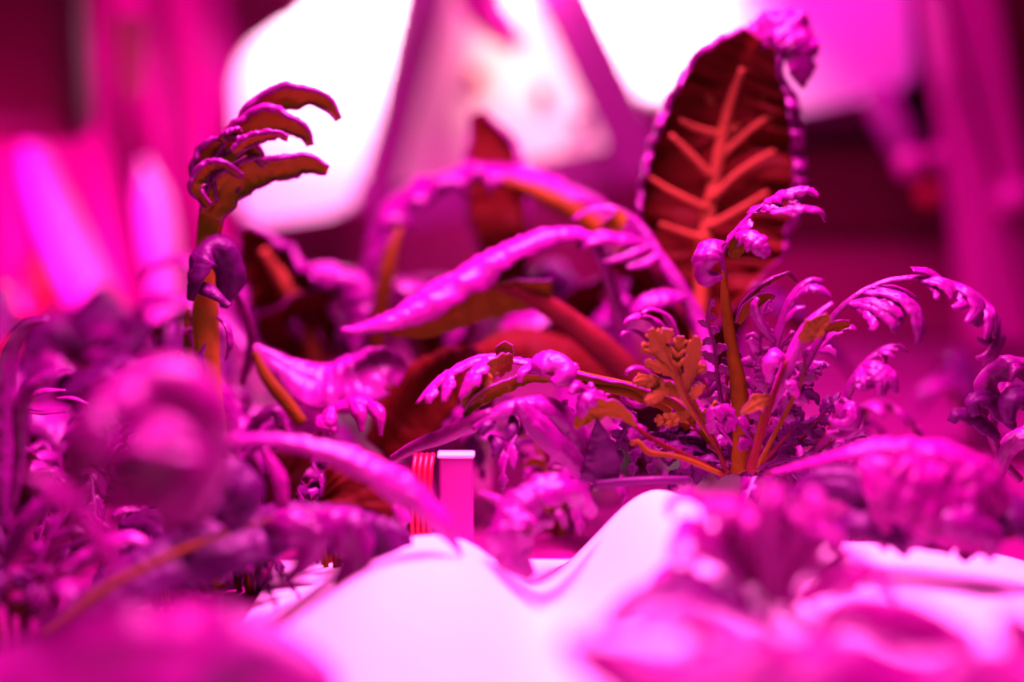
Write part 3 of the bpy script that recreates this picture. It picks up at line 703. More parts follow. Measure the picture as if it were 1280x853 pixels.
# knob of curled leaf on the stem
leaf(hk, [(280, 385, .525), (285, 340, .520), (268, 310, .516), (248, 318, .513), (238, 352, .512), (236, 375, .514)], [5, 24, 27, 26, 22, 6], n=40, face=(.3, -.6, .7), face1=(-.7, -.6, 0), curl=1.3, mats=('top_dark', 'under'), thick=.001, ruff=(3, .12))
leaf(hk, [(240, 350, .522), (262, 360, .512), (288, 382, .512)], [6, 14, 5], face=(0, -.5, .8), curl=1.2, mats=('top_dark', 'top_dark'))
leaf(hk, [(270, 395, .522), (286, 408, .517), (290, 430, .517), (282, 450, .52)], [2, 7, 8, 2], face=(.9, -.3, .2), curl=.8, mats=('top', 'under'))
leaf(hk, [(256, 430, .522), (248, 446, .515), (250, 468, .515), (244, 490, .518)], [2, 9, 8, 2], face=(-.6, -.7, .2), curl=.9, mats=('top_dark', 'under'))
stem(hk, [(250, 550, .54), (236, 500, .54), (234, 440, .54), (233, 400, .54), (236, 385, .54)], [9, 9, 8, 5, 3], 'stalk', 'side_stalk', flat=.6)
for (x, y) in ((232, 440), (222, 465), (240, 410)):
    leaf(hk, [(238, y+20, .54), (x-8, y, .537), (x-16, y+10, .535)], [3, 9, 3], face=(-.3, -.3, .9), curl=1.1, mats=('top_pink', 'under'))
for pts in ([(250, 540, .525), (240, 500, .51), (225, 503, .505), (218, 500, .503)], [(255, 540, .52), (245, 505, .508), (262, 508, .503), (272, 505, .5)], [(250, 545, .52), (238, 498, .508), (250, 488, .503), (258, 485, .5)]):
    leaf(hk, pts, [2, 4, 6, 1.5], face=(0, -.5, .8), curl=1, mats=('top_pink', 'under'))

# ---- tall red-veined lettuce leaf --------------------------------------
rl = thing('red_lettuce_plant', 'red lettuce with one tall upright leaf showing orange veins and a ruffled purple rim', 'plant', at(880, 470, .60))
Lp = [(872, 470, .60), (876, 380, .60), (880, 310, .60), (888, 255, .60), (898, 200, .598), (910, 140, .594), (928, 85, .586), (952, 48, .578)]
vl = leaf(rl, Lp, [6, 8, 58, 108, 124, 124, 112, 92, 40], n=90, face=(.1, 1, 0), curl=.25, rim=[0, 1.2, 2.6, 3.0, 3.2], rs0=.62, teeth=(16, .06), ruff=(8, .10), nu=14, mats=('top', 'red'), wl=1.2, wr=.98, thick=.0009, rims=(1, .8))
stem(vl, [(p[0], p[1], p[2]-.003) for p in Lp[:-1]], [9, 9, 10, 9, 8, 7, 4], 'vein', 'midrib', n=40)
for a, b, c in (((884, 262), (840, 240), (812, 222)), ((890, 222), (860, 190), (838, 168)), ((901, 150), (885, 118), (872, 104)), ((897, 200), (935, 165), (972, 138)), ((888, 250), (925, 215), (968, 188)), ((884, 285), (925, 262), (960, 240)), ((906, 128), (935, 95), (965, 72)), ((905, 170), (870, 160), (850, 150)), ((882, 300), (850, 290), (825, 280)), ((900, 182), (945, 130), (985, 105))):
    stem(vl, [(*a, .594), (*b, .592), (*c, .590)], [5, 4.5, 3], 'vein', 'vein', n=12, flat=.5)
# crumpled top tuft
leaf(rl, [(925, 62, .585), (950, 40, .578), (978, 34, .574), (998, 48, .572), (1004, 80, .574), (1004, 110, .578)], [8, 24, 32, 34, 26, 6], n=60, face=(0, -.9, .4), face1=(.3, -.9, 0), curl=.7, ruff=(5, .35), mats=('top', 'top_dark'), thick=.0009, teeth=(9, .2), name='leaf')
leaf(rl, [(862, 470, .62), (850, 400, .62), (820, 350, .61), (780, 320, .61), (740, 310, .61)], [6, 30, 44, 40, 8], face=(-.2, .4, .8), curl=.8, mats=('top', 'red'), ruff=(4, .15), teeth=(8, .1))
leaf(rl, [(890, 470, .62), (910, 400, .62), (945, 360, .62), (980, 360, .62)], [6, 26, 30, 8], face=(.2, .3, .9), curl=.8, mats=('top', 'red'), ruff=(4, .15))

# ---- arched ruffled lettuce behind --------------------------------------
al = thing('ruffled_lettuce_plant', 'blurred lettuce with a wide ruffled leaf arching over like a bridge', 'plant', at(620, 440, .68))
leaf(al, [(450, 420, .66), (452, 340, .66), (470, 275, .66), (515, 230, .66), (580, 206, .66), (640, 206, .66), (700, 228, .66), (760, 256, .66), (805, 300, .66)], [26, 40, 50, 52, 50, 46, 46, 40, 16], n=90, face=(-.8, -.2, .6), face1=(.4, -.05, .9), curl=.8, rim=[1.5, 1.5], ruff=(11, .22), teeth=(14, .12), mats=('top', 'red'), thick=.001, nu=10)
leaf(al, [(640, 440, .69), (632, 330, .69), (622, 250, .69), (615, 190, .69), (603, 158, .69), (596, 140, .688)], [8, 26, 40, 56, 54, 16], n=40, face=(0, .9, .3), curl=.4, rim=[1, 3.2], mats=('top', 'red'), ruff=(4, .12))
stem(al, [(790, 330, .65), (750, 290, .645), (705, 258, .642), (665, 238, .642), (630, 226, .642)], [14, 14, 13, 11, 5], 'stalk', 'midrib')
stem(al, [(470, 440, .655), (478, 370, .645), (488, 320, .64), (500, 285, .64)], [10, 11, 10, 4], 'stalk', 'midrib')
leaf(al, [(440, 440, .63), (438, 390, .63), (430, 350, .63), (400, 330, .63), (370, 335, .63)], [8, 26, 30, 24, 6], face=(-.4, -.3, .8), curl=1.0, ruff=(4, .2), mats=('top', 'red'))
leaf(al, [(560, 440, .66), (560, 400, .66), (545, 370, .66), (505, 350, .65), (470, 370, .65)], [8, 26, 30, 24, 6], face=(-.2, 0, 1), curl=1.0, ruff=(4, .2), mats=('top', 'red'))
leaf(al, [(660, 450, .66), (700, 400, .66), (735, 360, .65), (760, 350, .65)], [14, 36, 44, 14], face=(-.3, .6, .6), curl=.7, ruff=(4, .15), mats=('top_dark', 'red'))
leaf(al, [(700, 450, .65), (740, 400, .64), (780, 370, .63), (800, 400, .63)], [10, 30, 34, 10], face=(-.1, -.3, .9), curl=1.1, ruff=(4, .2), mats=('top', 'red'))

# ---- thick rolled pink leaf drooping left ------------------------------
pk = thing('romaine_lettuce_plant', 'lettuce with a smooth bright pink leaf tip drooping left over a red rib', 'plant', at(770, 500, .58))
pl = leaf(pk, [(800, 470, .585), (775, 380, .58), (752, 310, .575), (722, 287, .57), (670, 292, .565), (610, 318, .56), (550, 355, .555), (495, 388, .55), (448, 408, .548), (426, 412, .548)], [10, 14, 14, 14, 22, 30, 36, 38, 26, 5], n=90, face=(0, -.30, .95), curl=1.45, ruff=(6, .10), mats=('top_pink', 'under'), thick=.0012, nu=12)
leaf(pk, [(690, 365, .568), (630, 370, .565), (570, 388, .562), (520, 408, .56), (488, 418, .56)], [20, 24, 26, 22, 6], n=40, face=(0, .9, .4), curl=.4, mats=('top_dark', 'under'), thick=.001)
stem(pl, [(800, 480, .575), (740, 425, .572), (680, 380, .568), (630, 358, .562), (585, 360, .56)], [20, 18, 15, 10, 4], 'stalk_red', 'midrib', flat=.5, n=40)
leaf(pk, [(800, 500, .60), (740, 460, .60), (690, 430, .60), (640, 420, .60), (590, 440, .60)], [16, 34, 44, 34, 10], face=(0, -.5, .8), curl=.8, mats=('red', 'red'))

# ---- saddle leaf ---------------------------------------------------------
sl = thing('broad_lettuce_plant', 'low lettuce with a smooth saddle-shaped pink leaf edged in orange', 'plant', at(430, 560, .57))
sb = leaf(sl, [(390, 565, .56), (370, 520, .56), (345, 480, .557), (325, 450, .555), (318, 432, .555)], [30, 36, 24, 12, 3], n=40, face=(.5, -.5, .7), curl=-.6, mats=('top_pink', 'orange'), wr=1.3, thick=.001)
leaf(sl, [(318, 432, .556), (350, 455, .555), (395, 478, .553), (445, 470, .551), (480, 455, .552), (505, 470, .555)], [4, 16, 34, 46, 40, 16], n=50, face=(-.1, -.75, .75), curl=.55, mats=('top_pink', 'red'), thick=.001)
stem(sl, [(318, 440, .549), (332, 470, .547), (355, 500, .545), (378, 530, .545)], [4, 8, 9, 8], 'stalk', 'leaf_edge_rib', flat=.6)
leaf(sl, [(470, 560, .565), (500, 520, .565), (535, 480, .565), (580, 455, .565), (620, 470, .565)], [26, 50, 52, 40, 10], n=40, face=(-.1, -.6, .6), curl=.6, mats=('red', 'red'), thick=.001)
leaf(sl, [(300, 480, .57), (310, 430, .565), (300, 385, .56), (288, 350, .56)], [8, 14, 13, 3], face=(-.7, -.6, .3), curl=1, mats=('top_pink', 'top'))
leaf(sl, [(300, 560, .56), (320, 520, .555), (345, 510, .55), (350, 535, .55)], [8, 18, 20, 6], face=(0, -.4, .9), curl=1.2, mats=('top', 'under'))

# ---- dark red lettuce behind left ---------------------------------------
dl = thing('dark_lettuce_plant', 'dark red lettuce with an orange rib behind the hooked curly plant', 'plant', at(370, 460, .66))
k = leaf(dl, [(400, 460, .66), (380, 400, .655), (350, 350, .65), (325, 310, .645), (305, 285, .64)], [26, 54, 66, 56, 18], n=50, face=(0, .85, .35), curl=.4, rim=[.6, 1.6, 2.4, 2.4], ruff=(6, .12), mats=('top', 'red'), thick=.001, nu=12)
stem(k, [(402, 460, .652), (382, 400, .647), (352, 350, .642), (328, 312, .637)], [14, 13, 11, 7], 'vein', 'midrib', flat=.6)
leaf(dl, [(400, 470, .65), (380, 420, .65), (350, 410, .645), (390, 380, .64), (420, 360, .64)], [16, 30, 34, 30, 8], n=40, face=(0, .7, .5), curl=.6, mats=('top', 'red'), ruff=(4, .2))
leaf(dl, [(350, 470, .65), (300, 360, .66), (240, 320, .66), (190, 330, .66), (172, 360, .66)], [6, 18, 24, 22, 5], n=40, face=(0, -.1, 1), curl=1.1, mats=('top', 'red'))
leaf(dl, [(350, 480, .64), (290, 400, .65), (230, 368, .65), (180, 372, .65), (160, 410, .65)], [6, 20, 28, 26, 5], n=40, face=(0, -.1, 1), curl=1.1, mats=('top', 'red'))

# ---- centre bent purple leaves ------------------------------------------
cp = thing('purple_mustard_plant', 'purple plant with a folded smooth leaf and a pointed upright leaf beyond the pillow', 'plant', at(735, 612, .495))
c1 = leaf(cp, [(742, 600, .49), (728, 545, .486), (700, 510, .483), (670, 500, .48), (640, 505, .478), (612, 520, .477), (590, 535, .478)], [10, 14, 22, 22, 18, 12, 6], n=50, face=(-.1, -.5, .85), curl=1.0, mats=('top', 'red'), thick=.0009, nu=8)
leaf(cp, [(745, 600, .487), (720, 575, .482), (690, 545, .477), (660, 515, .475), (648, 500, .476)], [8, 16, 20, 20, 8], n=30, face=(.2, -.8, .55), curl=.9, mats=('top', 'red'), thick=.0009)
leaf(cp, [(748, 606, .482), (752, 580, .48), (750, 552, .479), (746, 523, .478)], [25, 24, 14, 1], n=30, face=(-.1, -.95, .2), curl=.45, mats=('top_dark', 'red'), thick=.0009)
stem(cp, [(616, 518, .479), (585, 530, .482), (555, 545, .487), (520, 558, .492), (490, 575, .50)], [9, 11, 10, 8, 6], 'stalk_purple', 'leaf_stalk')
stem(cp, [(742, 607, .478), (780, 603, .478), (820, 601, .478), (862, 600, .48)], [6, 6, 6, 5], 'top_dark', 'leaf_stalk')
for pts, w in (([(618, 520, .479), (608, 530, .474), (600, 544, .473)], [5, 11, 4]), ([(640, 520, .48), (640, 536, .475), (632, 552, .474)], [5, 11, 4]), ([(612, 545, .478), (620, 555, .473), (618, 572, .472)], [5, 12, 4]), ([(650, 515, .482), (656, 530, .478), (648, 545, .477)], [5, 9, 3])):
    leaf(cp, pts, w, n=20, face=(-.2, -.8, .5), curl=1.2, mats=('top_dark', 'red'), teeth=(3, .2))
frond(cp, [(745, 600, .50), (722, 560, .495), (712, 530, .49), (705, 505, .487)], [3, 3, 2], 4, [22, 18], [8, 7], droop=2., t0=.3, face=(-.2, -.7, .6), mats=('top', 'red'))
frond(cp, [(750, 600, .505), (770, 560, .50), (782, 535, .497), (790, 520, .495)], [3, 3, 2], 4, [20, 18], [8, 7], droop=2.2, t0=.3, face=(.1, -.7, .6), mats=('top_dark', 'under'))

# lumps in front of it
fp = thing('crinkled_mustard_plant', 'soft crinkled magenta plant hanging into the dip between the two pillow humps', 'plant', at(672, 700, .45))
leaf(fp, [(745, 640, .46), (725, 612, .455), (700, 600, .45), (665, 610, .446), (635, 635, .443), (618, 665, .442)], [12, 26, 32, 34, 30, 8], n=50, face=(-.1, -.5, .85), curl=1.1, ruff=(4, .15), mats=('top', 'red'), thick=.0009, nu=10)
leaf(fp, [(690, 650, .45), (660, 640, .442), (635, 655, .437), (640, 690, .435), (665, 722, .436)], [10, 30, 36, 30, 8], n=50, face=(-.3, -.7, .6), curl=.9, ruff=(5, .2), mats=('top', 'red'), thick=.0009, nu=10, teeth=(8, .08))
leaf(fp, [(700, 650, .448), (694, 640, .446), (702, 644, .445), (706, 660, .445)], [2, 5, 6, 2], n=20, face=(0, -.5, .8), curl=1.1, mats=('top', 'red'))
leaf(fp, [(640, 660, .452), (630, 630, .45), (618, 622, .45), (600, 615, .449)], [4, 10, 8, 2], n=24, face=(-.2, -.5, .8), curl=1, mats=('top_pink', 'red'))

# ---- near arch leaf (sweeps left to the pillow) --------------------------
na = thing('arching_leaf_plant', 'near plant with a long smooth arching leaf whose pointed tip hangs onto the low pillow', 'plant', at(230, 700, .43))
leaf(na, [(215, 700, .44), (225, 600, .435), (250, 555, .43), (310, 546, .427), (370, 550, .425), (430, 565, .424), (480, 588, .424), (525, 618, .424), (556, 652, .425), (577, 695, .428)], [14, 36, 42, 22, 14, 17, 24, 30, 22, 2], n=90, face=(0, -.25, .95), face1=(.6, -.7, .5), curl=1.15, mats=('top_pink', 'red'), thick=.001, nu=10, ruff=(7, .08))
leaf(na, [(240, 580, .425), (255, 600, .42), (285, 625, .418), (300, 665, .42)], [16, 48, 50, 10], n=40, face=(0, -.9, .35), curl=.7, mats=('top_dark', 'red'), thick=.001)
leaf(na, [(330, 560, .44), (350, 600, .438), (352, 640, .438), (345, 665, .44)], [4, 11, 9, 3], n=24, face=(.3, -.8, .5), curl=1, mats=('top_bright', 'under'))
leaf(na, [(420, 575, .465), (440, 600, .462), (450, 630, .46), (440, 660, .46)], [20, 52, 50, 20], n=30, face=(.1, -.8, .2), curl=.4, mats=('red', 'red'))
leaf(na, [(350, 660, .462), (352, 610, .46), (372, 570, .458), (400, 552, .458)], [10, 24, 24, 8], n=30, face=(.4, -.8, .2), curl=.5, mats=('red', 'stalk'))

# knuckled leaf
kl = thing('knobbly_leaf_plant', 'small plant with curled finger-like lobes in sharp focus behind the ribbed dark leaf', 'plant', at(380, 690, .485))
leaf(kl, [(372, 670, .48), (392, 636, .478), (425, 618, .476), (462, 612, .474), (486, 626, .473), (500, 645, .473)], [4, 9, 14, 16, 12, 3], n=40, face=(0, .1, 1), curl=1.1, mats=('top_pink', 'under'), thick=.0009)
for pts, w in (([(425, 614, .474), (438, 616, .468), (452, 630, .465), (464, 648, .465)], [7, 11, 11, 3]), ([(440, 610, .474), (458, 612, .467), (474, 622, .464), (480, 642, .464)], [6, 10, 10, 2]), ([(418, 618, .474), (420, 632, .469), (424, 648, .468)], [4, 8, 5]), ([(462, 612, .474), (484, 620, .466), (497, 638, .463), (505, 660, .463)], [6, 10, 10, 2]), ([(478, 618, .474), (498, 634, .468), (512, 652, .466)], [5, 10, 4])):
    leaf(kl, pts, w, n=24, face=(-.1, -.65, .7), curl=1.2, mats=('top_pink', 'under'), thick=.0009)
leaf(kl, [(378, 665, .48), (400, 645, .478), (418, 636, .477)], [6, 14, 8], n=16, face=(0, .9, .2), curl=.3, mats=('top_bright', 'under'))
# similar curled hand leaf farther back
kb = thing('curled_lobed_plant', 'blurred rounded curled leaf with drooping lobes above the long arching leaf', 'plant', at(430, 600, .54))
leaf(kb, [(385, 570, .535), (402, 520, .53), (430, 500, .527), (462, 500, .525), (480, 530, .525)], [6, 14, 20, 20, 8], n=40, face=(0, -.1, 1), curl=1.2, mats=('top_bright', 'red'), thick=.001)
for pts, w in (([(415, 508, .525), (410, 525, .52), (412, 545, .52)], [6, 12, 3]), ([(435, 498, .525), (448, 515, .518), (452, 540, .518)], [6, 12, 3]), ([(455, 500, .525), (472, 515, .518), (476, 545, .518)], [6, 11, 2]), ([(398, 520, .525), (402, 530, .52), (420, 538, .52)], [5, 10, 3])):
    leaf(kb, pts, w, n=20, face=(-.1, -.8, .5), curl=1.1, mats=('top_bright', 'red'))

# ---- ribbed dark leaf lower left ----------------------------------------
rb = thing('ribbed_leaf_plant', 'dark leaf with an olive rib rising to a ragged tip beside the pillow hump', 'plant', at(60, 790, .40))
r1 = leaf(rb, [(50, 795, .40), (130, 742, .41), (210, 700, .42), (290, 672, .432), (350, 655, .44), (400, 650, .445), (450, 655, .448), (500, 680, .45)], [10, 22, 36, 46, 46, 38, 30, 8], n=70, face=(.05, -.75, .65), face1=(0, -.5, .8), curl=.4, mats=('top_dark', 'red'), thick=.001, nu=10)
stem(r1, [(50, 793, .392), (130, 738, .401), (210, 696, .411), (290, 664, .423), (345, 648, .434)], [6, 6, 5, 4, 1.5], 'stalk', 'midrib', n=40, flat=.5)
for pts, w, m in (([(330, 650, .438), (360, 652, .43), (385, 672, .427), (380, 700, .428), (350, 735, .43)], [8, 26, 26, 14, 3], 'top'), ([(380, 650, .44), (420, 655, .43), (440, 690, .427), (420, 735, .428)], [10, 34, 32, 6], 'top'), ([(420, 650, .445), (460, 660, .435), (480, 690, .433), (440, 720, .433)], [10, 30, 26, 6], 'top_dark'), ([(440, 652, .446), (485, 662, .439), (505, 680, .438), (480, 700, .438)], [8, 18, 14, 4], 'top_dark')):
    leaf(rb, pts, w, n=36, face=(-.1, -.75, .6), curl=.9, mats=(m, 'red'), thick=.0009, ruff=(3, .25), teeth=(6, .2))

# ---- big near left leaf mound -------------------------------------------
nl = thing('blurred_mustard_plant', 'large soft blurred magenta leaf mound low at the left', 'plant', at(150, 720, .345))
leaf(nl, [(236, 655, .345), (234, 575, .343), (215, 510, .340), (175, 480, .337), (120, 500, .333), (85, 560, .331), (78, 600, .331)], [20, 58, 74, 66, 48, 34, 8], n=60, face=(.3, -.7, .6), face1=(-.8, -.4, .4), curl=1.0, mats=('top_bright', 'red'), thick=.001, nu=10, ruff=(3, .06), crk=.04)
leaf(nl, [(200, 520, .333), (195, 560, .325), (190, 600, .323), (184, 645, .325)], [24, 62, 70, 30], n=40, face=(.1, -.95, .25), curl=.7, mats=('top_bright', 'red'), thick=.001, ruff=(3, .15))
leaf(nl, [(120, 500, .331), (100, 540, .325), (100, 590, .323), (125, 610, .325)], [14, 40, 42, 8], n=40, face=(-.3, -.6, .8), curl=.9, mats=('top_bright', 'red'), thick=.001)
leaf(nl, [(150, 720, .355), (110, 650, .350), (60, 600, .345), (30, 590, .345)], [10, 20, 22, 8], n=40, face=(-.1, -.4, .9), curl=1., mats=('top_bright', 'under'))
leaf(nl, [(60, 760, .355), (60, 690, .350), (90, 640, .345), (140, 600, .345)], [10, 20, 22, 6], n=40, face=(-.4, -.5, .8), curl=1., mats=('top_bright', 'red'))

# ---- left edge plant -----------------------------------------------------
le = thing('slender_mustard_plant', 'slender blurred plant with a tall purple stalk at the left edge', 'plant', at(8, 700, .45))
leaf(le, [(10, 700, .45), (8, 600, .45), (10, 500, .45), (16, 440, .45), (34, 408, .45), (60, 400, .45)], [6, 12, 14, 17, 15, 3], n=50, face=(.7, -.6, .3), curl=.9, mats=('top', 'red'), ruff=(5, .12))
leaf(le, [(15, 640, .44), (24, 560, .44), (26, 500, .44), (50, 470, .44), (90, 462, .44)], [4, 8, 12, 14, 3], n=50, face=(0, -.5, .8), curl=1., mats=('top', 'red'))
leaf(le, [(24, 540, .485), (26, 520, .49), (26, 505, .49), (50, 488, .49), (82, 488, .49)], [2, 3, 6, 7, 1], n=40, face=(0, -.3, .9), curl=1., mats=('top_pink', 'red'))
leaf(le, [(22, 545, .485), (26, 515, .49), (50, 515, .49), (84, 514, .488)], [2, 4, 5, 2], n=40, face=(0, -.3, .9), curl=.8, mats=('top_pink', 'red'))
leaf(le, [(70, 498, .49), (90, 497, .488), (110, 505, .487)], [1.5, 4, 1], n=16, face=(0, -.3, .9), curl=.8, mats=('top_pink', 'red'))
leaf(le, [(0, 720, .42), (20, 660, .42), (60, 620, .42), (90, 610, .42)], [6, 20, 20, 5], n=30, face=(-.1, -.5, .8), curl=1., mats=('top', 'red'))
leaf(le, [(30, 740, .44), (110, 690, .44), (160, 670, .44), (205, 695, .44)], [4, 14, 16, 5], n=40, face=(0, -.5, .8), curl=.9, mats=('top_pink', 'top_dark'))
leaf(le, [(60, 690, .455), (120, 672, .455), (140, 668, .452), (150, 688, .45)], [3, 6, 8, 2], n=30, face=(0, -.4, .9), curl=1., mats=('top_dark', 'red'), teeth=(4, .2))
leaf(le, [(150, 655, .47), (185, 650, .468), (205, 665, .466), (215, 690, .466)], [6, 18, 18, 4], n=30, face=(0, -.7, .6), curl=.7, mats=('top_dark', 'red'), teeth=(5, .25))

# ---- bottom left, closest leaf -------------------------------------------
bl = thing('foreground_lettuce_plant', 'very blurred broad magenta leaf filling the lower left corner', 'plant', at(120, 880, .30))
leaf(bl, [(-60, 935, .30), (20, 880, .305), (110, 842, .31), (220, 830, .312), (310, 838, .312), (372, 868, .308), (385, 950, .30)], [70, 100, 104, 100, 84, 60, 14], n=60, crk=.03, face=(0, -.75, .65), curl=.55, mats=('top_bright', 'red'), thick=.0012, ruff=(4, .1), nu=10)
leaf(bl, [(230, 930, .285), (262, 870, .287), (300, 826, .29), (340, 815, .29), (372, 850, .29)], [20, 40, 34, 26, 6], n=40, face=(.2, -.6, .7), curl=.9, mats=('top_pink', 'red'), thick=.001)

# ---- right foreground big leaf -------------------------------------------
rg = thing('broad_mustard_plant', 'blurred broad magenta leaf arching to the right in front of the serrated plant', 'plant', at(1120, 700, .43))
leaf(rg, [(965, 590, .45), (1010, 578, .444), (1060, 562, .438), (1115, 552, .434), (1180, 560, .43), (1240, 590, .428), (1280, 650, .43)], [4, 10, 20, 32, 42, 46, 12], n=60, face=(0, -.35, .9), curl=1.0, mats=('top_bright', 'red'), thick=.001, ruff=(4, .1), nu=10)
leaf(rg, [(1080, 575, .425), (1110, 600, .42), (1160, 620, .418), (1210, 650, .42), (1245, 690, .424)], [14, 44, 50, 46, 12], n=50, face=(-.2, -.85, .5), curl=.6, mats=('top_bright', 'red'), thick=.001, ruff=(5, .14))
leaf(rg, [(1095, 570, .425), (1098, 610, .42), (1102, 650, .42), (1105, 690, .422)], [8, 14, 15, 4], n=30, face=(-.2, -.9, .4), curl=.8, mats=('top_bright', 'red'))
leaf(rg, [(990, 620, .44), (1030, 600, .435), (1080, 610, .43), (1130, 650, .43), (1190, 690, .43)], [8, 26, 34, 30, 6], n=40, face=(-.1, -.7, .5), curl=.7, mats=('top_dark', 'red'), thick=.001, teeth=(6, .1))
leaf(rg, [(1120, 690, .425), (1160, 650, .42), (1200, 640, .418), (1235, 665, .418), (1240, 700, .42)], [8, 26, 34, 30, 6], n=40, face=(-.1, -.6, .8), curl=1., mats=('top', 'red'), thick=.001, ruff=(4, .15))
leaf(rg, [(1200, 700, .43), (1240, 650, .428), (1275, 640, .426), (1310, 680, .426)], [8, 28, 36, 12], n=40, face=(0, -.7, .7), curl=.9, mats=('top_dark', 'red'), thick=.001, ruff=(4, .15))
leaf(rg, [(1040, 690, .43), (1050, 660, .425), (1080, 650, .422), (1120, 668, .422), (1135, 695, .424)], [6, 20, 26, 22, 5], n=40, face=(-.1, -.6, .8), curl=1., mats=('top_dark', 'red'), thick=.001, ruff=(4, .15))
leaf(rg, [(1000, 605, .445), (1040, 598, .442), (1065, 615, .44)], [8, 16, 5], n=20, face=(0, -.7, .5), curl=1, mats=('top_bright', 'red'))

# ---- bushy blurred plant, near right -------------------------------------
bp = thing('bushy_mizuna_plant', 'blurred bushy magenta plant in front of the serrated plant, covering the tall pillow', 'plant', at(960, 780, .38))
random.seed(21)
for k in range(17):
    a = -1.25+2.5*k/16+random.uniform(-.1, .1)
    px = 960+math.sin(a)*random.uniform(85, 140); py = 745-math.cos(a)*random.uniform(85, 140)
    d0 = .385+random.uniform(-.015, .015)
    mx = 960+(px-960)*.5; my = 775+(py-775)*.62
    leaf(bp, [(960+math.sin(a)*12, 785, d0), (mx, my, d0-.004), (px, py, d0-.01), (px+math.sin(a)*26, py+12, d0-.016), (px+math.sin(a)*38, py+42, d0-.018)], [4, 8, 17, 17, 4], n=36, face=(-.1-math.sin(a)*.5, -.45, .8), face1=(math.sin(a)*.7, -.6, .4), curl=1.05, mats=(random.choice(('top_bright', 'top_bright', 'top_pink')), 'red'), teeth=(6, .18), ruff=(3, .15), thick=.0009)
leaf(bp, [(900, 640, .40), (872, 618, .396), (848, 618, .394), (836, 632, .393), (838, 648, .393)], [16, 26, 18, 8, 2], n=40, face=(-.2, -.3, .9), curl=1., mats=('top_bright', 'red'), thick=.0009)
leaf(bp, [(960, 775, .36), (900, 735, .35), (840, 730, .345), (790, 745, .343), (760, 770, .343)], [14, 26, 28, 20, 5], n=40, face=(0, -.4, .9), curl=.9, mats=('top_dark', 'red'), thick=.001)

# ---- bottom right closest leaf ------------------------------------------
br = thing('near_lettuce_plant', 'very blurred wide magenta leaf along the bottom right edge', 'plant', at(1060, 900, .29))
leaf(br, [(700, 800, .285), (760, 830, .285), (850, 850, .283), (960, 842, .28), (1070, 850, .28), (1180, 870, .28), (1330, 850, .28)], [14, 48, 70, 78, 78, 80, 60], n=60, face=(0, -.55, .8), curl=.5, mats=('top_bright', 'red'), thick=.0012, ruff=(4, .14), nu=10)
leaf(br, [(740, 790, .31), (790, 770, .31), (860, 765, .31), (940, 790, .31)], [8, 26, 34, 14], n=40, face=(0, -.4, .9), curl=.8, mats=('top_pink', 'red'), thick=.001, ruff=(4, .2))
leaf(br, [(1290, 900, .30), (1290, 820, .305), (1262, 775, .31), (1250, 790, .31)], [30, 44, 30, 6], n=40, face=(-.4, -.7, .5), curl=.9, mats=('top_bright', 'red'), thick=.001)
leaf(br, [(1010, 800, .32), (1060, 760, .32), (1130, 770, .32), (1220, 800, .32)], [8, 30, 40, 14], n=40, face=(0, -.6, .7), curl=.8, mats=('top_bright', 'red'), thick=.001)

# ---- right edge curled leaf ----------------------------------------------
re_ = thing('curled_mustard_plant', 'dark purple tightly curled leaves at the right edge', 'plant', at(1270, 600, .51))
stem(re_, [(1275, 600, .51), (1250, 570, .505), (1240, 530, .50), (1262, 480, .50)], [5, 6, 7, 4], 'stalk_purple', 'leaf_stalk')
for pts, w, m in (([(1262, 520, .50), (1240, 480, .494), (1256, 452, .49), (1282, 450, .49)], [10, 24, 22, 8], 'top'), ([(1270, 530, .495), (1240, 496, .485), (1218, 500, .481), (1222, 520, .481)], [10, 22, 20, 8], 'top_dark'), ([(1250, 545, .495), (1225, 520, .488), (1198, 516, .484), (1188, 528, .484)], [10, 20, 18, 6], 'top_dark'), ([(1300, 520, .49), (1280, 490, .483), (1262, 500, .48), (1262, 530, .48)], [10, 22, 20, 8], 'top_dark'), ([(1290, 480, .492), (1272, 458, .487), (1262, 476, .485)], [6, 12, 3], 'top')):
    leaf(re_, pts, w, n=30, face=(-.2, -.6, .7), curl=1.2, mats=(m, 'red'), thick=.0009, ruff=(2, .1), teeth=(4, .1))
leaf(re_, [(1240, 620, .50), (1260, 560, .50), (1285, 540, .50), (1320, 530, .50)], [4, 10, 18, 6], n=24, face=(0, -.5, .8), curl=.8, mats=('top_pink', 'red'))

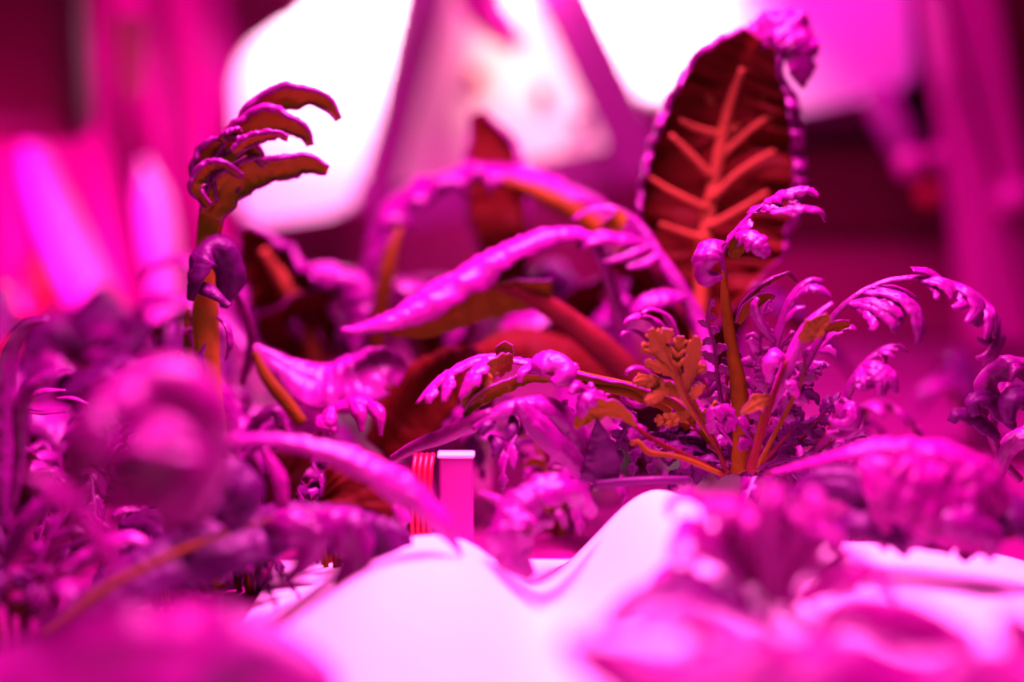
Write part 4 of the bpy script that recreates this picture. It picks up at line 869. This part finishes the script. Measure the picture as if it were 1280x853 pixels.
# ================================================================= filler plants further back and between
def filler(label, px, d, h, nl, kind, sd, spread=1., mt=('top', 'red'), name=None, z=FLOOR):
    random.seed(sd)
    b = ground(px, d, z)
    t = thing(name or {'blade': 'leafy_lettuce_plant', 'lobed': 'lobed_mizuna_plant'}[kind], label, 'plant', b)
    for k in range(nl):
        az = 6.283*k/nl+random.uniform(-.35, .35); H = h*random.uniform(.65, 1.1); R = h*spread*random.uniform(.5, 1.05)
        dr = Vector((math.cos(az), math.sin(az), 0)); q = random.uniform(.5, .95)
        P = [b+dr*.004, b+dr*R*.22+Vector((0, 0, H*.6)), b+dr*R*.6+Vector((0, 0, H)), b+dr*R*.95+Vector((0, 0, H*q)), b+dr*R*1.1+Vector((0, 0, H*q-H*.25))]
        fc = (-dr.x*.3, -dr.y*.3, .9)
        m = (random.choice((mt[0], mt[0], 'top', 'top_dark', 'top_dark')), random.choice((mt[1], mt[1], 'under')))  # darker leaves mixed in to paint the shade low in the foliage
        if kind == 'blade':
            W = h*random.uniform(.16, .26)
            o = leaf(t, P, [W*.12, W*.4, W, W*.95, W*.12], n=30, px=False, face=(-dr.x, -dr.y, .5), face1=(dr.x*.6, dr.y*.6, .7), curl=.9, ruff=(4, .18), teeth=(8, .1), mats=m, thick=.0009, nu=6)
        else:
            o = frond(t, P, [h*.015, h*.02, h*.01], 5, [h*.28, h*.22], [h*.055, h*.05], px=False, n=24, face=(-dr.x, -dr.y, .5), face1=(dr.x*.6, dr.y*.6, .7), droop=1.6, t0=.3, mats=m, thick=.0008, nu=3, ns=9)
        bm = bmesh.new(); tube(bm, spline(P[:3], 10), [h*.03, h*.022, h*.01], seg=7); link('leaf_stalk', bm, (random.choice(('stalk_red', 'stalk_purple', 'stalk')),), o)
    return t
FL = [
 ('blurred lobed plant low at the left edge, in front of the slender stalk', 20, .43, .038, 8, 'lobed', 31),
 ('low lobed plant tucked under the ribbed dark leaf', 150, .40, .022, 9, 'lobed', 32),
 ('small lobed plant between the leaf mound and the long arching leaf', 255, .455, .03, 8, 'lobed', 33),
 ('low blurred lettuce at the far left before the red bottle', 60, .86, .07, 9, 'blade', 1),
 ('low blurred lettuce under the bright folds of the pleated curtain', 130, .80, .06, 9, 'blade', 2),
 ('blurred lobed plant left of the hooked curly plant, farther back', 175, .66, .075, 8, 'lobed', 3),
 ('blurred lobed plant just behind the foot of the hooked curly plant', 235, .60, .055, 8, 'lobed', 4),
 ('low rounded lettuce between the far left bottle and the slender stalk', 20, .62, .06, 8, 'blade', 5),
 ('low leafy plant behind the large soft leaf mound', 110, .55, .05, 9, 'lobed', 6),
 ('small lettuce in the gap behind the saddle-shaped leaf', 330, .62, .055, 8, 'blade', 7),
 ('far small lettuce under the left reflector panel', 400, .80, .08, 8, 'blade', 8),
 ('dark lettuce in the hollow under the arching ruffled leaf', 560, .74, .085, 9, 'blade', 9),
 ('low lobed plant in shadow below the drooping pink leaf', 560, .60, .045, 9, 'lobed', 10),
 ('blurred lettuce right behind the red-veined leaf foot', 800, .70, .095, 9, 'blade', 11),
 ('blurred lobed plant behind the bent purple leaves', 700, .57, .05, 8, 'lobed', 12),
 ('blurred lobed plant behind the serrated plant, left of its wide arch', 990, .58, .055, 9, 'lobed', 13),
 ('small blurred plant low between the wide arch and the curled right edge plant', 1130, .53, .024, 8, 'lobed', 15),
 ('low blurred plant before the right post', 1225, .72, .045, 7, 'blade', 16),
 ('low leafy plant in shade between the ribbed leaf and the leaf mound', 210, .48, .035, 9, 'lobed', 17),
 ('small leafy plant in the gap below the saddle-shaped leaf', 310, .50, .035, 8, 'blade', 18),
 ('small dark plant behind the low pillow hump', 420, .52, .04, 8, 'lobed', 19),
]
for (lab, px, d, h, nl, kind, sd) in FL: filler(lab, px, d, h, nl, kind, sd)
